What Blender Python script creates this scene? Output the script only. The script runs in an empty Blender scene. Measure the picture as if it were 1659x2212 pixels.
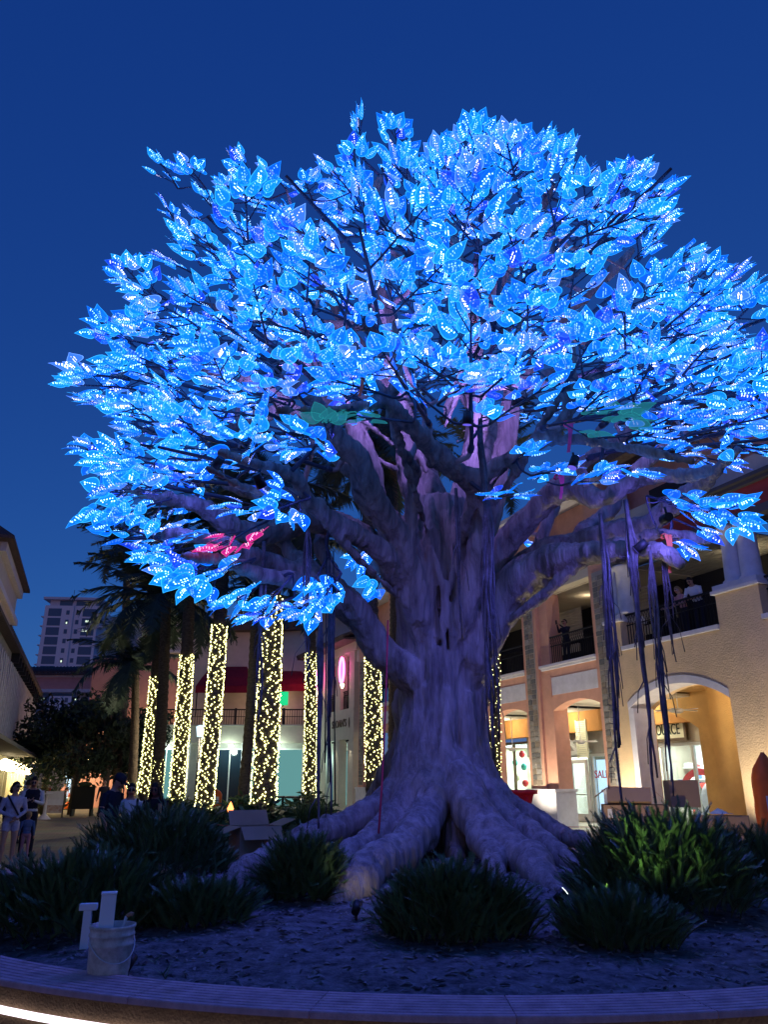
import bpy, bmesh, math, random
import numpy as np
from mathutils import Vector, Matrix, Quaternion, kdtree, noise

random.seed(7)
scene = bpy.context.scene
COL = scene.collection
R = math.radians

# ---------------------------------------------------------------- camera, world, exposure
PITCH = R(19.5); F = 1661.0; CZ = 1.6
cam_data = bpy.data.cameras.new('camera')
cam = bpy.data.objects.new('camera', cam_data); COL.objects.link(cam)
cam.location = (0, 0, CZ); cam.rotation_euler = (R(90) + PITCH, 0, 0)
cam_data.sensor_fit = 'VERTICAL'; cam_data.sensor_height = 36.0
cam_data.lens = 36.0 * F / 2212.0
cam_data.clip_start = 0.05; cam_data.clip_end = 2000
scene.camera = cam

world = bpy.data.worlds.new('World'); scene.world = world; world.use_nodes = True
wn = world.node_tree.nodes; wl = world.node_tree.links
for n in list(wn): wn.remove(n)
sky = wn.new('ShaderNodeTexSky'); sky.sky_type = 'NISHITA'; sky.sun_disc = False
sky.sun_elevation = R(5.0); sky.sun_rotation = R(200); sky.altitude = 0
sky.air_density = 1.0; sky.dust_density = 0.3; sky.ozone_density = 6.0
tint = wn.new('ShaderNodeMix'); tint.data_type = 'RGBA'; tint.blend_type = 'MULTIPLY'; tint.inputs[0].default_value = 1.0
tint.inputs[7].default_value = (1.0, 0.60, 0.58, 1)
glow = wn.new('ShaderNodeMix'); glow.data_type = 'RGBA'; glow.blend_type = 'ADD'; glow.inputs[0].default_value = 1.0
glow.inputs[7].default_value = (0.0, 0.12, 1.15, 1)     # even blue of the dusk sky
bg = wn.new('ShaderNodeBackground'); bg.inputs[1].default_value = 0.128
wo = wn.new('ShaderNodeOutputWorld')
wl.new(sky.outputs[0], tint.inputs[6]); wl.new(tint.outputs[2], glow.inputs[6]); wl.new(glow.outputs[2], bg.inputs[0]); wl.new(bg.outputs[0], wo.inputs[0])
SKY_TINT = tint; SKY_BG = bg

vs = scene.view_settings
vs.view_transform = 'Standard'; vs.look = 'None'; vs.gamma = 1.0; vs.use_curve_mapping = False
vs.exposure = 0.0
scene.cycles.use_denoising = True
scene.cycles.max_bounces = 6; scene.cycles.transparent_max_bounces = 12
scene.cycles.sample_clamp_indirect = 3.0
scene.cycles.use_light_tree = True

# ---------------------------------------------------------------- picture <-> place helpers (photo read on a 1659 x 2212 grid)
def ray(px, py):
    x = (px - 829.5) / F; u = -(py - 1106) / F
    return Vector((x, math.cos(PITCH) - u * math.sin(PITCH), math.sin(PITCH) + u * math.cos(PITCH)))
def P(px, py, D):
    r = ray(px, py); return Vector((0, 0, CZ)) + r * (D / r.y)
def G(px, py, z):
    r = ray(px, py); return Vector((0, 0, CZ)) + r * ((z - CZ) / r.z)
def proj(w):
    d = Vector(w) - Vector((0, 0, CZ))
    f = d.y * math.cos(PITCH) + d.z * math.sin(PITCH); u = -d.y * math.sin(PITCH) + d.z * math.cos(PITCH)
    return 829.5 + F * d.x / f, 1106 - F * u / f, f

# ---------------------------------------------------------------- materials
def mat(name, col, rough=0.7, var=0.0, vscale=6.0, bump=0.0, bscale=40.0, metal=0.0, col2=None, stretch=None, emit=None, estr=0.0, spec=0.3):
    m = bpy.data.materials.new(name); m.use_nodes = True
    nt = m.node_tree; b = nt.nodes['Principled BSDF']
    b.inputs['Base Color'].default_value = (*col, 1); b.inputs['Roughness'].default_value = rough
    b.inputs['Metallic'].default_value = metal; b.inputs['Specular IOR Level'].default_value = spec
    tc = None
    if var or bump or col2:
        tc = nt.nodes.new('ShaderNodeTexCoord'); src = tc.outputs['Object']
        if stretch:
            mp = nt.nodes.new('ShaderNodeMapping'); mp.inputs['Scale'].default_value = stretch
            nt.links.new(src, mp.inputs[0]); src = mp.outputs[0]
    if var or col2:
        nz = nt.nodes.new('ShaderNodeTexNoise'); nz.inputs['Scale'].default_value = vscale
        nz.inputs['Detail'].default_value = 6; nz.inputs['Roughness'].default_value = 0.65
        nt.links.new(src, nz.inputs['Vector'])
        cr = nt.nodes.new('ShaderNodeValToRGB')
        cr.color_ramp.elements[0].position = 0.32; cr.color_ramp.elements[1].position = 0.68
        c2 = col2 if col2 else tuple(max(0, c * (1 - var)) for c in col)
        c1 = col if col2 else tuple(min(1, c * (1 + var)) for c in col)
        cr.color_ramp.elements[0].color = (*c2, 1); cr.color_ramp.elements[1].color = (*c1, 1)
        nt.links.new(nz.outputs['Fac'], cr.inputs[0]); nt.links.new(cr.outputs[0], b.inputs['Base Color'])
    if bump:
        nb = nt.nodes.new('ShaderNodeTexNoise'); nb.inputs['Scale'].default_value = bscale; nb.inputs['Detail'].default_value = 5
        nt.links.new(src, nb.inputs['Vector'])
        bp = nt.nodes.new('ShaderNodeBump'); bp.inputs['Strength'].default_value = bump; bp.inputs['Distance'].default_value = 0.03
        nt.links.new(nb.outputs['Fac'], bp.inputs['Height']); nt.links.new(bp.outputs[0], b.inputs['Normal'])
    if emit:
        b.inputs['Emission Color'].default_value = (*emit, 1); b.inputs['Emission Strength'].default_value = estr
    return m
def emat(name, col, s, sampling='AUTO', transp=0.0):
    m = bpy.data.materials.new(name); m.use_nodes = True
    nt = m.node_tree
    for n in list(nt.nodes): nt.nodes.remove(n)
    o = nt.nodes.new('ShaderNodeOutputMaterial'); e = nt.nodes.new('ShaderNodeEmission')
    e.inputs[0].default_value = (*col, 1); e.inputs[1].default_value = s
    if transp:
        t = nt.nodes.new('ShaderNodeBsdfTransparent'); mx = nt.nodes.new('ShaderNodeMixShader')
        mx.inputs[0].default_value = 1 - transp
        nt.links.new(t.outputs[0], mx.inputs[1]); nt.links.new(e.outputs[0], mx.inputs[2]); nt.links.new(mx.outputs[0], o.inputs[0])
    else:
        nt.links.new(e.outputs[0], o.inputs[0])
    m.cycles.emission_sampling = sampling
    return m
def glass_mat(name, col=(0.9, 0.95, 1.0), mix=0.12):
    m = bpy.data.materials.new(name); m.use_nodes = True
    nt = m.node_tree
    for n in list(nt.nodes): nt.nodes.remove(n)
    o = nt.nodes.new('ShaderNodeOutputMaterial'); t = nt.nodes.new('ShaderNodeBsdfTransparent'); g = nt.nodes.new('ShaderNodeBsdfGlossy')
    t.inputs[0].default_value = (*col, 1); g.inputs['Roughness'].default_value = 0.03
    mx = nt.nodes.new('ShaderNodeMixShader'); mx.inputs[0].default_value = mix
    nt.links.new(t.outputs[0], mx.inputs[1]); nt.links.new(g.outputs[0], mx.inputs[2]); nt.links.new(mx.outputs[0], o.inputs[0])
    return m

M = {}
M['bark'] = mat('sculpted_bark', (0.34, 0.28, 0.24), 0.8, col2=(0.10, 0.08, 0.075), vscale=2.4, bump=1.0, bscale=11, stretch=(3.2, 3.2, 0.42))
M['limb'] = mat('limb_bark', (0.34, 0.26, 0.25), 0.75, var=0.35, vscale=4, bump=0.4, bscale=18)
M['steel'] = mat('dark_twig_steel', (0.035, 0.035, 0.06), 0.45, spec=0.5)
M['vine'] = mat('aerial_root', (0.10, 0.085, 0.09), 0.8, var=0.5, vscale=7, bump=0.5, bscale=25)
M['soil'] = mat('mulch_soil', (0.20, 0.185, 0.185), 0.95, col2=(0.03, 0.027, 0.027), vscale=8.0, bump=1.0, bscale=26)
M['deck'] = mat('grey_deck_board', (0.50, 0.31, 0.33), 0.7, var=0.3, vscale=7, bump=0.25, bscale=60, stretch=(1, 1, 1))
M['deckdark'] = mat('deck_gap', (0.04, 0.035, 0.03), 0.9)
M['planter'] = mat('planter_stucco', (0.15, 0.10, 0.05), 0.85, var=0.25, vscale=5, bump=0.4, bscale=60)
M['yellow'] = mat('yellow_stucco', (0.68, 0.50, 0.29), 0.85, var=0.10, vscale=2.0, bump=0.6, bscale=22)
M['ochre'] = mat('deep_ochre_stucco', (0.58, 0.35, 0.12), 0.85, var=0.10, vscale=2.0, bump=0.3, bscale=30)
M['orange'] = mat('orange_stucco', (0.62, 0.33, 0.23), 0.85, var=0.10, vscale=2.5, bump=0.3, bscale=40)
M['amber'] = mat('amber_stucco', (0.50, 0.24, 0.07), 0.85, var=0.1, vscale=2.5, bump=0.2, bscale=40)
M['pink'] = mat('pink_stucco', (0.62, 0.32, 0.29), 0.85, var=0.08, vscale=2.0, bump=0.2, bscale=40)
M['cream'] = mat('cream_stucco', (0.55, 0.50, 0.40), 0.85, var=0.08, vscale=2.0, bump=0.2, bscale=40)
M['white'] = mat('white_paint', (0.72, 0.72, 0.72), 0.6, var=0.06, vscale=5)
M['trim'] = mat('pale_trim', (0.60, 0.59, 0.62), 0.75, var=0.12, vscale=3, bump=0.2, bscale=30)
M['grey'] = mat('grey_wall', (0.38, 0.37, 0.34), 0.85, var=0.15, vscale=2, bump=0.2, bscale=30)
M['greydark'] = mat('dark_grey', (0.08, 0.08, 0.085), 0.7)
M['black'] = mat('black_iron', (0.012, 0.012, 0.014), 0.5)
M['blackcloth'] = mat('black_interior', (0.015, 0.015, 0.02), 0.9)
M['roof'] = mat('dark_tile_roof', (0.09, 0.065, 0.06), 0.8, var=0.4, vscale=8, bump=0.4, bscale=12)
M['redband'] = mat('red_fascia', (0.35, 0.05, 0.045), 0.7, var=0.1)
M['redcloth'] = mat('red_canvas', (0.30, 0.015, 0.03), 0.9, var=0.15, vscale=4)
M['redplastic'] = mat('red_plastic', (0.50, 0.01, 0.03), 0.4)
M['orangeplastic'] = mat('orange_plastic', (0.75, 0.13, 0.02), 0.45, var=0.1)
M['mullion'] = mat('pale_metal', (0.60, 0.63, 0.62), 0.45)
M['bronze'] = mat('bronze_metal', (0.11, 0.08, 0.05), 0.5)
M['glass'] = glass_mat('clear_glass')
M['darkglass'] = mat('dark_glass', (0.015, 0.03, 0.05), 0.08, spec=0.6)
M['blueglass'] = mat('blue_glass', (0.03, 0.12, 0.20), 0.35, spec=0.3)
M['card'] = mat('cardboard', (0.42, 0.27, 0.17), 0.9, var=0.08, vscale=3, bump=0.1, bscale=80)
M['carddark'] = mat('cardboard_inside', (0.25, 0.15, 0.09), 0.9)
M['palmbark'] = mat('palm_bark', (0.10, 0.075, 0.05), 0.9, var=0.5, vscale=10, bump=1.0, bscale=14, stretch=(1, 1, 2.5))
M['frond'] = mat('palm_frond', (0.045, 0.07, 0.05), 0.6, var=0.3, vscale=5)
M['coontie'] = mat('needle_foliage', (0.07, 0.13, 0.045), 0.42, var=0.5, vscale=3.5, spec=0.5)
M['stem'] = mat('green_stem', (0.06, 0.07, 0.03), 0.7)
M['ficus'] = mat('tree_leaf', (0.035, 0.055, 0.03), 0.6, var=0.4, vscale=3)
M['treebark'] = mat('tree_bark', (0.10, 0.08, 0.06), 0.9, var=0.3)
M['pail'] = mat('dirty_white_plastic', (0.74, 0.70, 0.60), 0.6, col2=(0.36, 0.33, 0.27), vscale=13, bump=0.1, bscale=30)
M['pvc'] = mat('white_pvc', (0.78, 0.78, 0.76), 0.4)
M['skin'] = mat('skin', (0.48, 0.28, 0.20), 0.6)
M['skindark'] = mat('skin_deep', (0.20, 0.10, 0.07), 0.6)
M['hair'] = mat('dark_hair', (0.018, 0.013, 0.012), 0.6)
M['hairblond'] = mat('fair_hair', (0.35, 0.22, 0.10), 0.6)
M['lavender'] = mat('lavender_fabric', (0.42, 0.42, 0.55), 0.9, var=0.2, vscale=14)
M['denim'] = mat('blue_denim', (0.10, 0.17, 0.32), 0.9, var=0.2, vscale=14)
M['navy'] = mat('navy_fabric', (0.02, 0.022, 0.04), 0.9)
M['whitecloth'] = mat('white_fabric', (0.72, 0.72, 0.75), 0.9)
M['pinkcloth'] = mat('pink_fabric', (0.5, 0.25, 0.28), 0.9)
M['tan'] = mat('tan_fabric', (0.35, 0.22, 0.13), 0.9)
M['lip'] = mat('lip', (0.32, 0.10, 0.09), 0.5)
M['ribbonorange'] = mat('orange_tape', (0.85, 0.17, 0.07), 0.5, emit=None)
M['ribbonpink'] = mat('pink_tape', (0.9, 0.08, 0.25), 0.5)
M['redrope'] = mat('red_rope', (0.45, 0.03, 0.06), 0.7)
M['signcream'] = mat('sign_cream', (0.68, 0.70, 0.52), 0.6)
M['signdark'] = mat('sign_letters', (0.03, 0.05, 0.04), 0.6)
M['bin'] = mat('bin_black', (0.015, 0.018, 0.018), 0.5)
stones = [(0.20, 0.19, 0.17), (0.15, 0.15, 0.14), (0.27, 0.25, 0.21), (0.24, 0.20, 0.15), (0.30, 0.29, 0.26)]
for i, c in enumerate(stones): M['stone%d' % i] = mat('ledge_stone', c, 0.85, var=0.2, vscale=12, bump=0.4, bscale=40)
M['mortar'] = mat('pale_mortar', (0.42, 0.37, 0.30), 0.9)
# things that give off light
M['led_strip'] = emat('led_strip_light', (1.0, 0.85, 0.95), 2.2)
M['bulb'] = emat('fairy_bulb', (0.95, 0.92, 0.34), 6.0)
M['lampwarm'] = emat('warm_lamp', (1.0, 0.80, 0.45), 9.0)
M['lampcool'] = emat('cool_lamp', (0.85, 1.0, 0.92), 5.0)
M['shoplit'] = emat('lit_shop_ceiling', (0.86, 1.0, 0.85), 3.2)
M['tealit'] = emat('lit_teal_window', (0.16, 0.42, 0.42), 0.75)
M['whitelit'] = emat('lit_white_window', (0.62, 0.86, 1.0), 1.6)
M['neonpink'] = emat('pink_neon', (1.0, 0.12, 0.45), 7.0)
M['neoncore'] = emat('violet_neon', (0.55, 0.35, 0.9), 0.8)
M['tvgreen'] = emat('green_screen', (0.02, 0.75, 0.28), 1.0)
M['amberlit'] = emat('amber_lamp', (1.0, 0.50, 0.02), 2.5)
M['flame'] = emat('flame', (1.0, 0.28, 0.08), 4.0)
M['redlit'] = emat('red_lamp', (1.0, 0.02, 0.02), 3.0)
M['towerlit'] = emat('lit_room', (0.75, 0.95, 0.75), 1.3)
M['toweblue'] = emat('blue_room', (0.02, 0.10, 0.8), 1.0)

# ---------------------------------------------------------------- object helpers
def tag(o, label=None, cat=None, group=None, kind=None):
    if label: o['label'] = label
    if cat: o['category'] = cat
    if group: o['group'] = group
    if kind: o['kind'] = kind
    return o
def empty(name, loc=(0, 0, 0), rz=0.0, label=None, cat=None, group=None, kind=None):
    o = bpy.data.objects.new(name, None); COL.objects.link(o)
    o.matrix_basis = Matrix.Translation(Vector(loc)) @ Matrix.Rotation(rz, 4, 'Z')
    o.empty_display_size = 0.2
    return tag(o, label, cat, group, kind)
def top_of(o):
    while o.parent: o = o.parent
    return o
def link_mesh(name, me, parent=None, mtx=None):
    o = bpy.data.objects.new(name, me); COL.objects.link(o)
    if parent: o.parent = parent
    if mtx is not None: o.matrix_basis = mtx
    return o
def copy_tree(o, parent=None):
    c = o.copy(); COL.objects.link(c)
    if parent: c.parent = parent
    for ch in o.children: copy_tree(ch, c)
    return c

class MB:
    def __init__(s): s.v = []; s.f = []; s.m = []; s.sm = []
    def add(s, verts, faces, mi=0, smooth=False):
        b = len(s.v); s.v.extend([tuple(v) for v in verts])
        for f in faces: s.f.append(tuple(b + i for i in f)); s.m.append(mi); s.sm.append(smooth)
    def box(s, x0, y0, z0, x1, y1, z1, mi=0, mtx=None):
        vs = [Vector(p) for p in ((x0, y0, z0), (x1, y0, z0), (x1, y1, z0), (x0, y1, z0), (x0, y0, z1), (x1, y0, z1), (x1, y1, z1), (x0, y1, z1))]
        if mtx is not None: vs = [mtx @ v for v in vs]
        s.add(vs, [(0, 3, 2, 1), (4, 5, 6, 7), (0, 1, 5, 4), (1, 2, 6, 5), (2, 3, 7, 6), (3, 0, 4, 7)], mi)
    def tube(s, pts, rad, n=8, mi=0, smooth=True, cap=True, flat=1.0):
        pts = [Vector(p) for p in pts]
        if not hasattr(rad, '__len__'): rad = [rad] * len(pts)
        prev = None; vs = []
        for i, p in enumerate(pts):
            t = (pts[min(i + 1, len(pts) - 1)] - pts[max(i - 1, 0)])
            t = t.normalized() if t.length > 1e-9 else Vector((0, 0, 1))
            if prev is None:
                a = Vector((1, 0, 0)) if abs(t.x) < 0.8 else Vector((0, 1, 0))
                nrm = (a - t * a.dot(t)).normalized()
            else:
                nrm = prev - t * prev.dot(t)
                nrm = nrm.normalized() if nrm.length > 1e-6 else prev
            prev = nrm; bi = t.cross(nrm)
            for k in range(n):
                a = 2 * math.pi * k / n
                vs.append(p + (nrm * math.cos(a) + bi * math.sin(a) * flat) * rad[i])
        fs = []
        for i in range(len(pts) - 1):
            for k in range(n):
                k2 = (k + 1) % n
                fs.append((i * n + k, i * n + k2, (i + 1) * n + k2, (i + 1) * n + k))
        s.add(vs, fs, mi, smooth)
        if cap:
            b = len(s.v) - len(vs)
            s.f.append(tuple(b + k for k in reversed(range(n)))); s.m.append(mi); s.sm.append(False)
            e = b + (len(pts) - 1) * n
            s.f.append(tuple(e + k for k in range(n))); s.m.append(mi); s.sm.append(False)
    def lathe(s, prof, c=(0, 0, 0), n=16, mi=0, smooth=True, sx=1.0, sy=1.0):
        vs = []; fs = []
        for r, z in prof:
            for k in range(n):
                a = 2 * math.pi * k / n
                vs.append((c[0] + r * sx * math.cos(a), c[1] + r * sy * math.sin(a), c[2] + z))
        for i in range(len(prof) - 1):
            for k in range(n):
                k2 = (k + 1) % n
                fs.append((i * n + k, i * n + k2, (i + 1) * n + k2, (i + 1) * n + k))
        s.add(vs, fs, mi, smooth)
        b = len(s.v) - len(vs)
        s.f.append(tuple(b + k for k in reversed(range(n)))); s.m.append(mi); s.sm.append(False)
        e = b + (len(prof) - 1) * n
        s.f.append(tuple(e + k for k in range(n))); s.m.append(mi); s.sm.append(False)
    def ell(s, c, r, n=12, mi=0, rot=None):
        c = Vector(c); vs = []; fs = []; rows = max(6, n // 2 + 1)
        for i in range(rows + 1):
            th = math.pi * i / rows
            for k in range(n):
                a = 2 * math.pi * k / n
                p = Vector((r[0] * math.sin(th) * math.cos(a), r[1] * math.sin(th) * math.sin(a), r[2] * math.cos(th)))
                if rot is not None: p = rot @ p
                vs.append(c + p)
        for i in range(rows):
            for k in range(n):
                k2 = (k + 1) % n
                fs.append((i * n + k, (i + 1) * n + k, (i + 1) * n + k2, i * n + k2))
        s.add(vs, fs, mi, True)
    def quad(s, a, b, c, d, mi=0): s.add([a, b, c, d], [(0, 1, 2, 3)], mi)
    def prism(s, poly, y0, y1, mi=0, axis='y'):
        # poly in (x, z), pushed along y
        n = len(poly)
        vs = [(x, y0, z) for x, z in poly] + [(x, y1, z) for x, z in poly]
        fs = [tuple(range(n)), tuple(reversed(range(n, 2 * n)))]
        for i in range(n):
            j = (i + 1) % n
            fs.append((i, i + n, j + n, j))
        s.add(vs, fs, mi)
    def mesh(s, name, mats):
        me = bpy.data.meshes.new(name)
        me.from_pydata(s.v, [], s.f)
        for m in (mats if isinstance(mats, (list, tuple)) else [mats]): me.materials.append(M[m] if isinstance(m, str) else m)
        me.polygons.foreach_set('material_index', s.m); me.polygons.foreach_set('use_smooth', s.sm)
        me.update()
        return me
    def build(s, name, mats, parent=None, world=False, kind=None, label=None, bevel=0.0, recalc=True):
        if parent is not None and world:
            inv = top_of(parent).matrix_basis.inverted()
            s.v = [tuple(inv @ Vector(v)) for v in s.v]
        me = s.mesh(name, mats)
        if bevel or recalc:
            bm = bmesh.new(); bm.from_mesh(me)
            if bevel:
                bmesh.ops.remove_doubles(bm, verts=bm.verts, dist=1e-5)
                bmesh.ops.bevel(bm, geom=[e for e in bm.edges if len(e.link_faces) == 2 and e.calc_face_angle(0) > 0.5], offset=bevel, segments=2, affect='EDGES', profile=0.5)
            bmesh.ops.recalc_face_normals(bm, faces=bm.faces)
            bm.to_mesh(me); bm.free()
        o = link_mesh(name, me, parent)
        if kind: o['kind'] = kind
        if label: o['label'] = label
        return o
def evaluated(o):
    dg = bpy.context.evaluated_depsgraph_get(); dg.update()
    return bpy.data.meshes.new_from_object(o.evaluated_get(dg))
def spline(pts, sub=6):
    # Catmull-Rom through (Vector, radius)
    out = []; n = len(pts)
    for i in range(n - 1):
        p0, p1, p2, p3 = pts[max(i - 1, 0)], pts[i], pts[i + 1], pts[min(i + 2, n - 1)]
        for k in range(sub):
            t = k / sub
            f = lambda a, b, c, d: 0.5 * ((2 * b) + (-a + c) * t + (2 * a - 5 * b + 4 * c - d) * t * t + (-a + 3 * b - 3 * c + d) * t ** 3)
            out.append((Vector([f(p0[0][j], p1[0][j], p2[0][j], p3[0][j]) for j in range(3)]), p1[1] + (p2[1] - p1[1]) * t))
    out.append(pts[-1]); return out
def text(body, size, parent, mtx, material, extrude=0.01, name='lettering', align='CENTER'):
    c = bpy.data.curves.new(name, 'FONT'); c.body = body; c.size = size; c.extrude = extrude; c.align_x = align; c.align_y = 'CENTER'
    c.resolution_u = 3
    t = bpy.data.objects.new('tmp_text', c); COL.objects.link(t)
    me = evaluated(t); bpy.data.objects.remove(t)
    me.materials.clear(); me.materials.append(M[material])
    return link_mesh(name, me, parent, mtx)
def lamp(name, kind, loc, energy, col, parent=None, radius=0.05, rot=None, spot=None, blend=0.5, size=None):
    l = bpy.data.lights.new(name, kind); l.energy = energy; l.color = col
    if kind in ('POINT', 'SPOT'): l.shadow_soft_size = radius
    if kind == 'SPOT': l.spot_size = spot; l.spot_blend = blend
    if kind == 'AREA' and size: l.shape = 'RECTANGLE'; l.size, l.size_y = size
    o = bpy.data.objects.new(name, l); COL.objects.link(o)
    if parent: o.parent = parent
    o.location = loc
    if rot is not None: o.rotation_euler = rot
    return o
def aim(v):  # euler that points a lamp's -Z along v
    return Vector(v).to_track_quat('-Z', 'Y').to_euler()

# ================================================================ THE SETTING: ground
g = MB(); N = 1
g.quad((-400, -60, 0), (400, -60, 0), (400, 600, 0), (-400, 600, 0))
ground = g.build('plaza_ground', 'white'); tag(ground, kind='structure')
def paver_mat():
    m = bpy.data.materials.new('plaza_pavers'); m.use_nodes = True
    nt = m.node_tree; b = nt.nodes['Principled BSDF']; b.inputs['Roughness'].default_value = 0.75
    tc = nt.nodes.new('ShaderNodeTexCoord'); br = nt.nodes.new('ShaderNodeTexBrick')
    br.inputs['Scale'].default_value = 1.0; br.inputs['Brick Width'].default_value = 0.42; br.inputs['Row Height'].default_value = 0.21
    br.inputs['Mortar Size'].default_value = 0.012
    br.inputs['Color1'].default_value = (0.30, 0.26, 0.20, 1); br.inputs['Color2'].default_value = (0.23, 0.20, 0.16, 1); br.inputs['Mortar'].default_value = (0.08, 0.07, 0.06, 1)
    nt.links.new(tc.outputs['Object'], br.inputs['Vector'])
    nz = nt.nodes.new('ShaderNodeTexNoise'); nz.inputs['Scale'].default_value = 0.6; nz.inputs['Detail'].default_value = 5
    nt.links.new(tc.outputs['Object'], nz.inputs['Vector'])
    mx = nt.nodes.new('ShaderNodeMix'); mx.data_type = 'RGBA'; mx.blend_type = 'MULTIPLY'; mx.inputs[0].default_value = 0.7
    nt.links.new(br.outputs['Color'], mx.inputs[6]); nt.links.new(nz.outputs['Color'], mx.inputs[7]); nt.links.new(mx.outputs[2], b.inputs['Base Color'])
    bp = nt.nodes.new('ShaderNodeBump'); bp.inputs['Strength'].default_value = 0.3; bp.inputs['Distance'].default_value = 0.01
    nt.links.new(br.outputs['Fac'], bp.inputs['Height']); bp.invert = True; nt.links.new(bp.outputs[0], b.inputs['Normal'])
    return m
M['paver'] = paver_mat(); ground.data.materials[0] = M['paver']

# ---------------------------------------------------------------- round planter with slatted seat ledge
PC = Vector((0.68, 10.75)); PR = 6.18          # outer edge of the ledge
def soil_z(x, y):
    r = math.hypot(x - PC.x, y - PC.y) / 5.75
    return 0.40 + 0.38 * max(0.0, 1 - r * r) ** 1.8 + 0.05 * noise.noise(Vector((x * 0.9, y * 0.9, 0.3))) + 0.018 * noise.noise(Vector((x * 5, y * 5, 2.3))) + 0.012 * noise.noise(Vector((x * 13, y * 13, 5.3)))
pl = empty('round_planter', (PC.x, PC.y, 0), 0, 'round raised planter with a slatted grey seat ledge around the glowing tree', 'planter')
w = MB()
w.lathe([(6.03, 0.0), (6.03, 0.445)], (0, 0, 0), 144)
w.f = w.f[:-2]; w.m = w.m[:-2]; w.sm = w.sm[:-2]
w.lathe([(5.74, 0.0), (5.74, 0.44)], (0, 0, 0), 144)
w.f = w.f[:-2]; w.m = w.m[:-2]; w.sm = w.sm[:-2]
w.build('planter_wall', 'planter', pl)
NS = 8; W0 = 5.75; SW = (PR - W0) / NS
SEG = 36
for k in range(NS):
    r0 = W0 + k * SW + 0.005; r1 = W0 + (k + 1) * SW - 0.006
    sb = MB(); da = 2 * math.pi / SEG; gap = 0.003 / r1; steps = 5
    vs = []
    for i in range(steps + 1):
        a = gap + (da - 2 * gap) * i / steps
        for rr, zz in ((r0, 0.446), (r1, 0.446), (r1, 0.474), (r1 - 0.005, 0.48), (r0 + 0.005, 0.48), (r0, 0.474)):
            vs.append((rr * math.cos(a), rr * math.sin(a), zz))
    fs = []
    for i in range(steps):
        for q in range(6):
            q2 = (q + 1) % 6
            fs.append((i * 6 + q, i * 6 + q2, (i + 1) * 6 + q2, (i + 1) * 6 + q))
    fs.append((5, 4, 3, 2, 1, 0)); e = steps * 6; fs.append(tuple(e + q for q in range(6)))
    sb.add(vs, fs)
    base = sb.build('slat', 'deck', pl)
    for j in range(1, SEG):
        o = base.copy(); COL.objects.link(o); o.parent = pl; o.rotation_euler = (0, 0, j * da + (k % 2) * 0.0)
ls = MB(); vs = []; fs = []; nn = 144
for i in range(nn):
    a = 2 * math.pi * i / nn
    for rr, zz in ((6.04, 0.265), (6.065, 0.265), (6.065, 0.30), (6.04, 0.30)):
        vs.append((rr * math.cos(a), rr * math.sin(a), zz))
for i in range(nn):
    j = (i + 1) % nn
    for q in range(4):
        q2 = (q + 1) % 4; fs.append((i * 4 + q, i * 4 + q2, j * 4 + q2, j * 4 + q))
ls.add(vs, fs); ls.build('led_strip', 'led_strip', pl)
# soil mound
nr, na = 70, 150
vs = [(PC.x, PC.y, soil_z(PC.x, PC.y))]; fs = []
for i in range(1, nr + 1):
    r = 5.735 * i / nr
    for k in range(na):
        a = 2 * math.pi * k / na
        x, y = PC.x + r * math.cos(a), PC.y + r * math.sin(a); vs.append((x, y, soil_z(x, y)))
for k in range(na): fs.append((0, 1 + k, 1 + (k + 1) % na))
for i in range(nr - 1):
    for k in range(na):
        k2 = (k + 1) % na; fs.append((1 + i * na + k, 1 + (i + 1) * na + k, 1 + (i + 1) * na + k2, 1 + i * na + k2))
sm = MB(); sm.add(vs, fs, 0, True); so = sm.build('planter_soil', 'soil'); tag(so, kind='structure')
# mulch chips strewn over the near soil
ch = MB()
for i in range(9000):
    a = random.uniform(0, 2 * math.pi); r = 5.6 * math.sqrt(random.random())
    x, y = PC.x + r * math.cos(a), PC.y + r * math.sin(a)
    if y > 12.5: continue
    L = random.uniform(0.012, 0.05); wd = random.uniform(0.006, 0.016); th = random.uniform(0, math.pi); z = soil_z(x, y) + 0.004
    mtx = Matrix.Translation((x, y, z)) @ Matrix.Rotation(th, 4, 'Z') @ Matrix.Rotation(random.uniform(-0.4, 0.4), 4, 'X') @ Matrix.Rotation(random.uniform(-0.3, 0.3), 4, 'Y')
    vs = [mtx @ Vector(p) for p in ((-L, -wd, 0), (L, -wd * 0.6, 0), (L * 0.8, wd, 0), (-L * 0.9, wd * 0.7, 0), (0, 0, 0.012))]
    ch.add(vs, [(0, 1, 4), (1, 2, 4), (2, 3, 4), (3, 0, 4)], random.choice((0, 0, 1)))
M['chip'] = mat('mulch_chip', (0.22, 0.20, 0.20), 0.9); M['chipdark'] = mat('mulch_chip_dark', (0.05, 0.04, 0.04), 0.9)
c_o = ch.build('mulch', ['chip', 'chipdark'], recalc=False); tag(c_o, kind='stuff')

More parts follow.
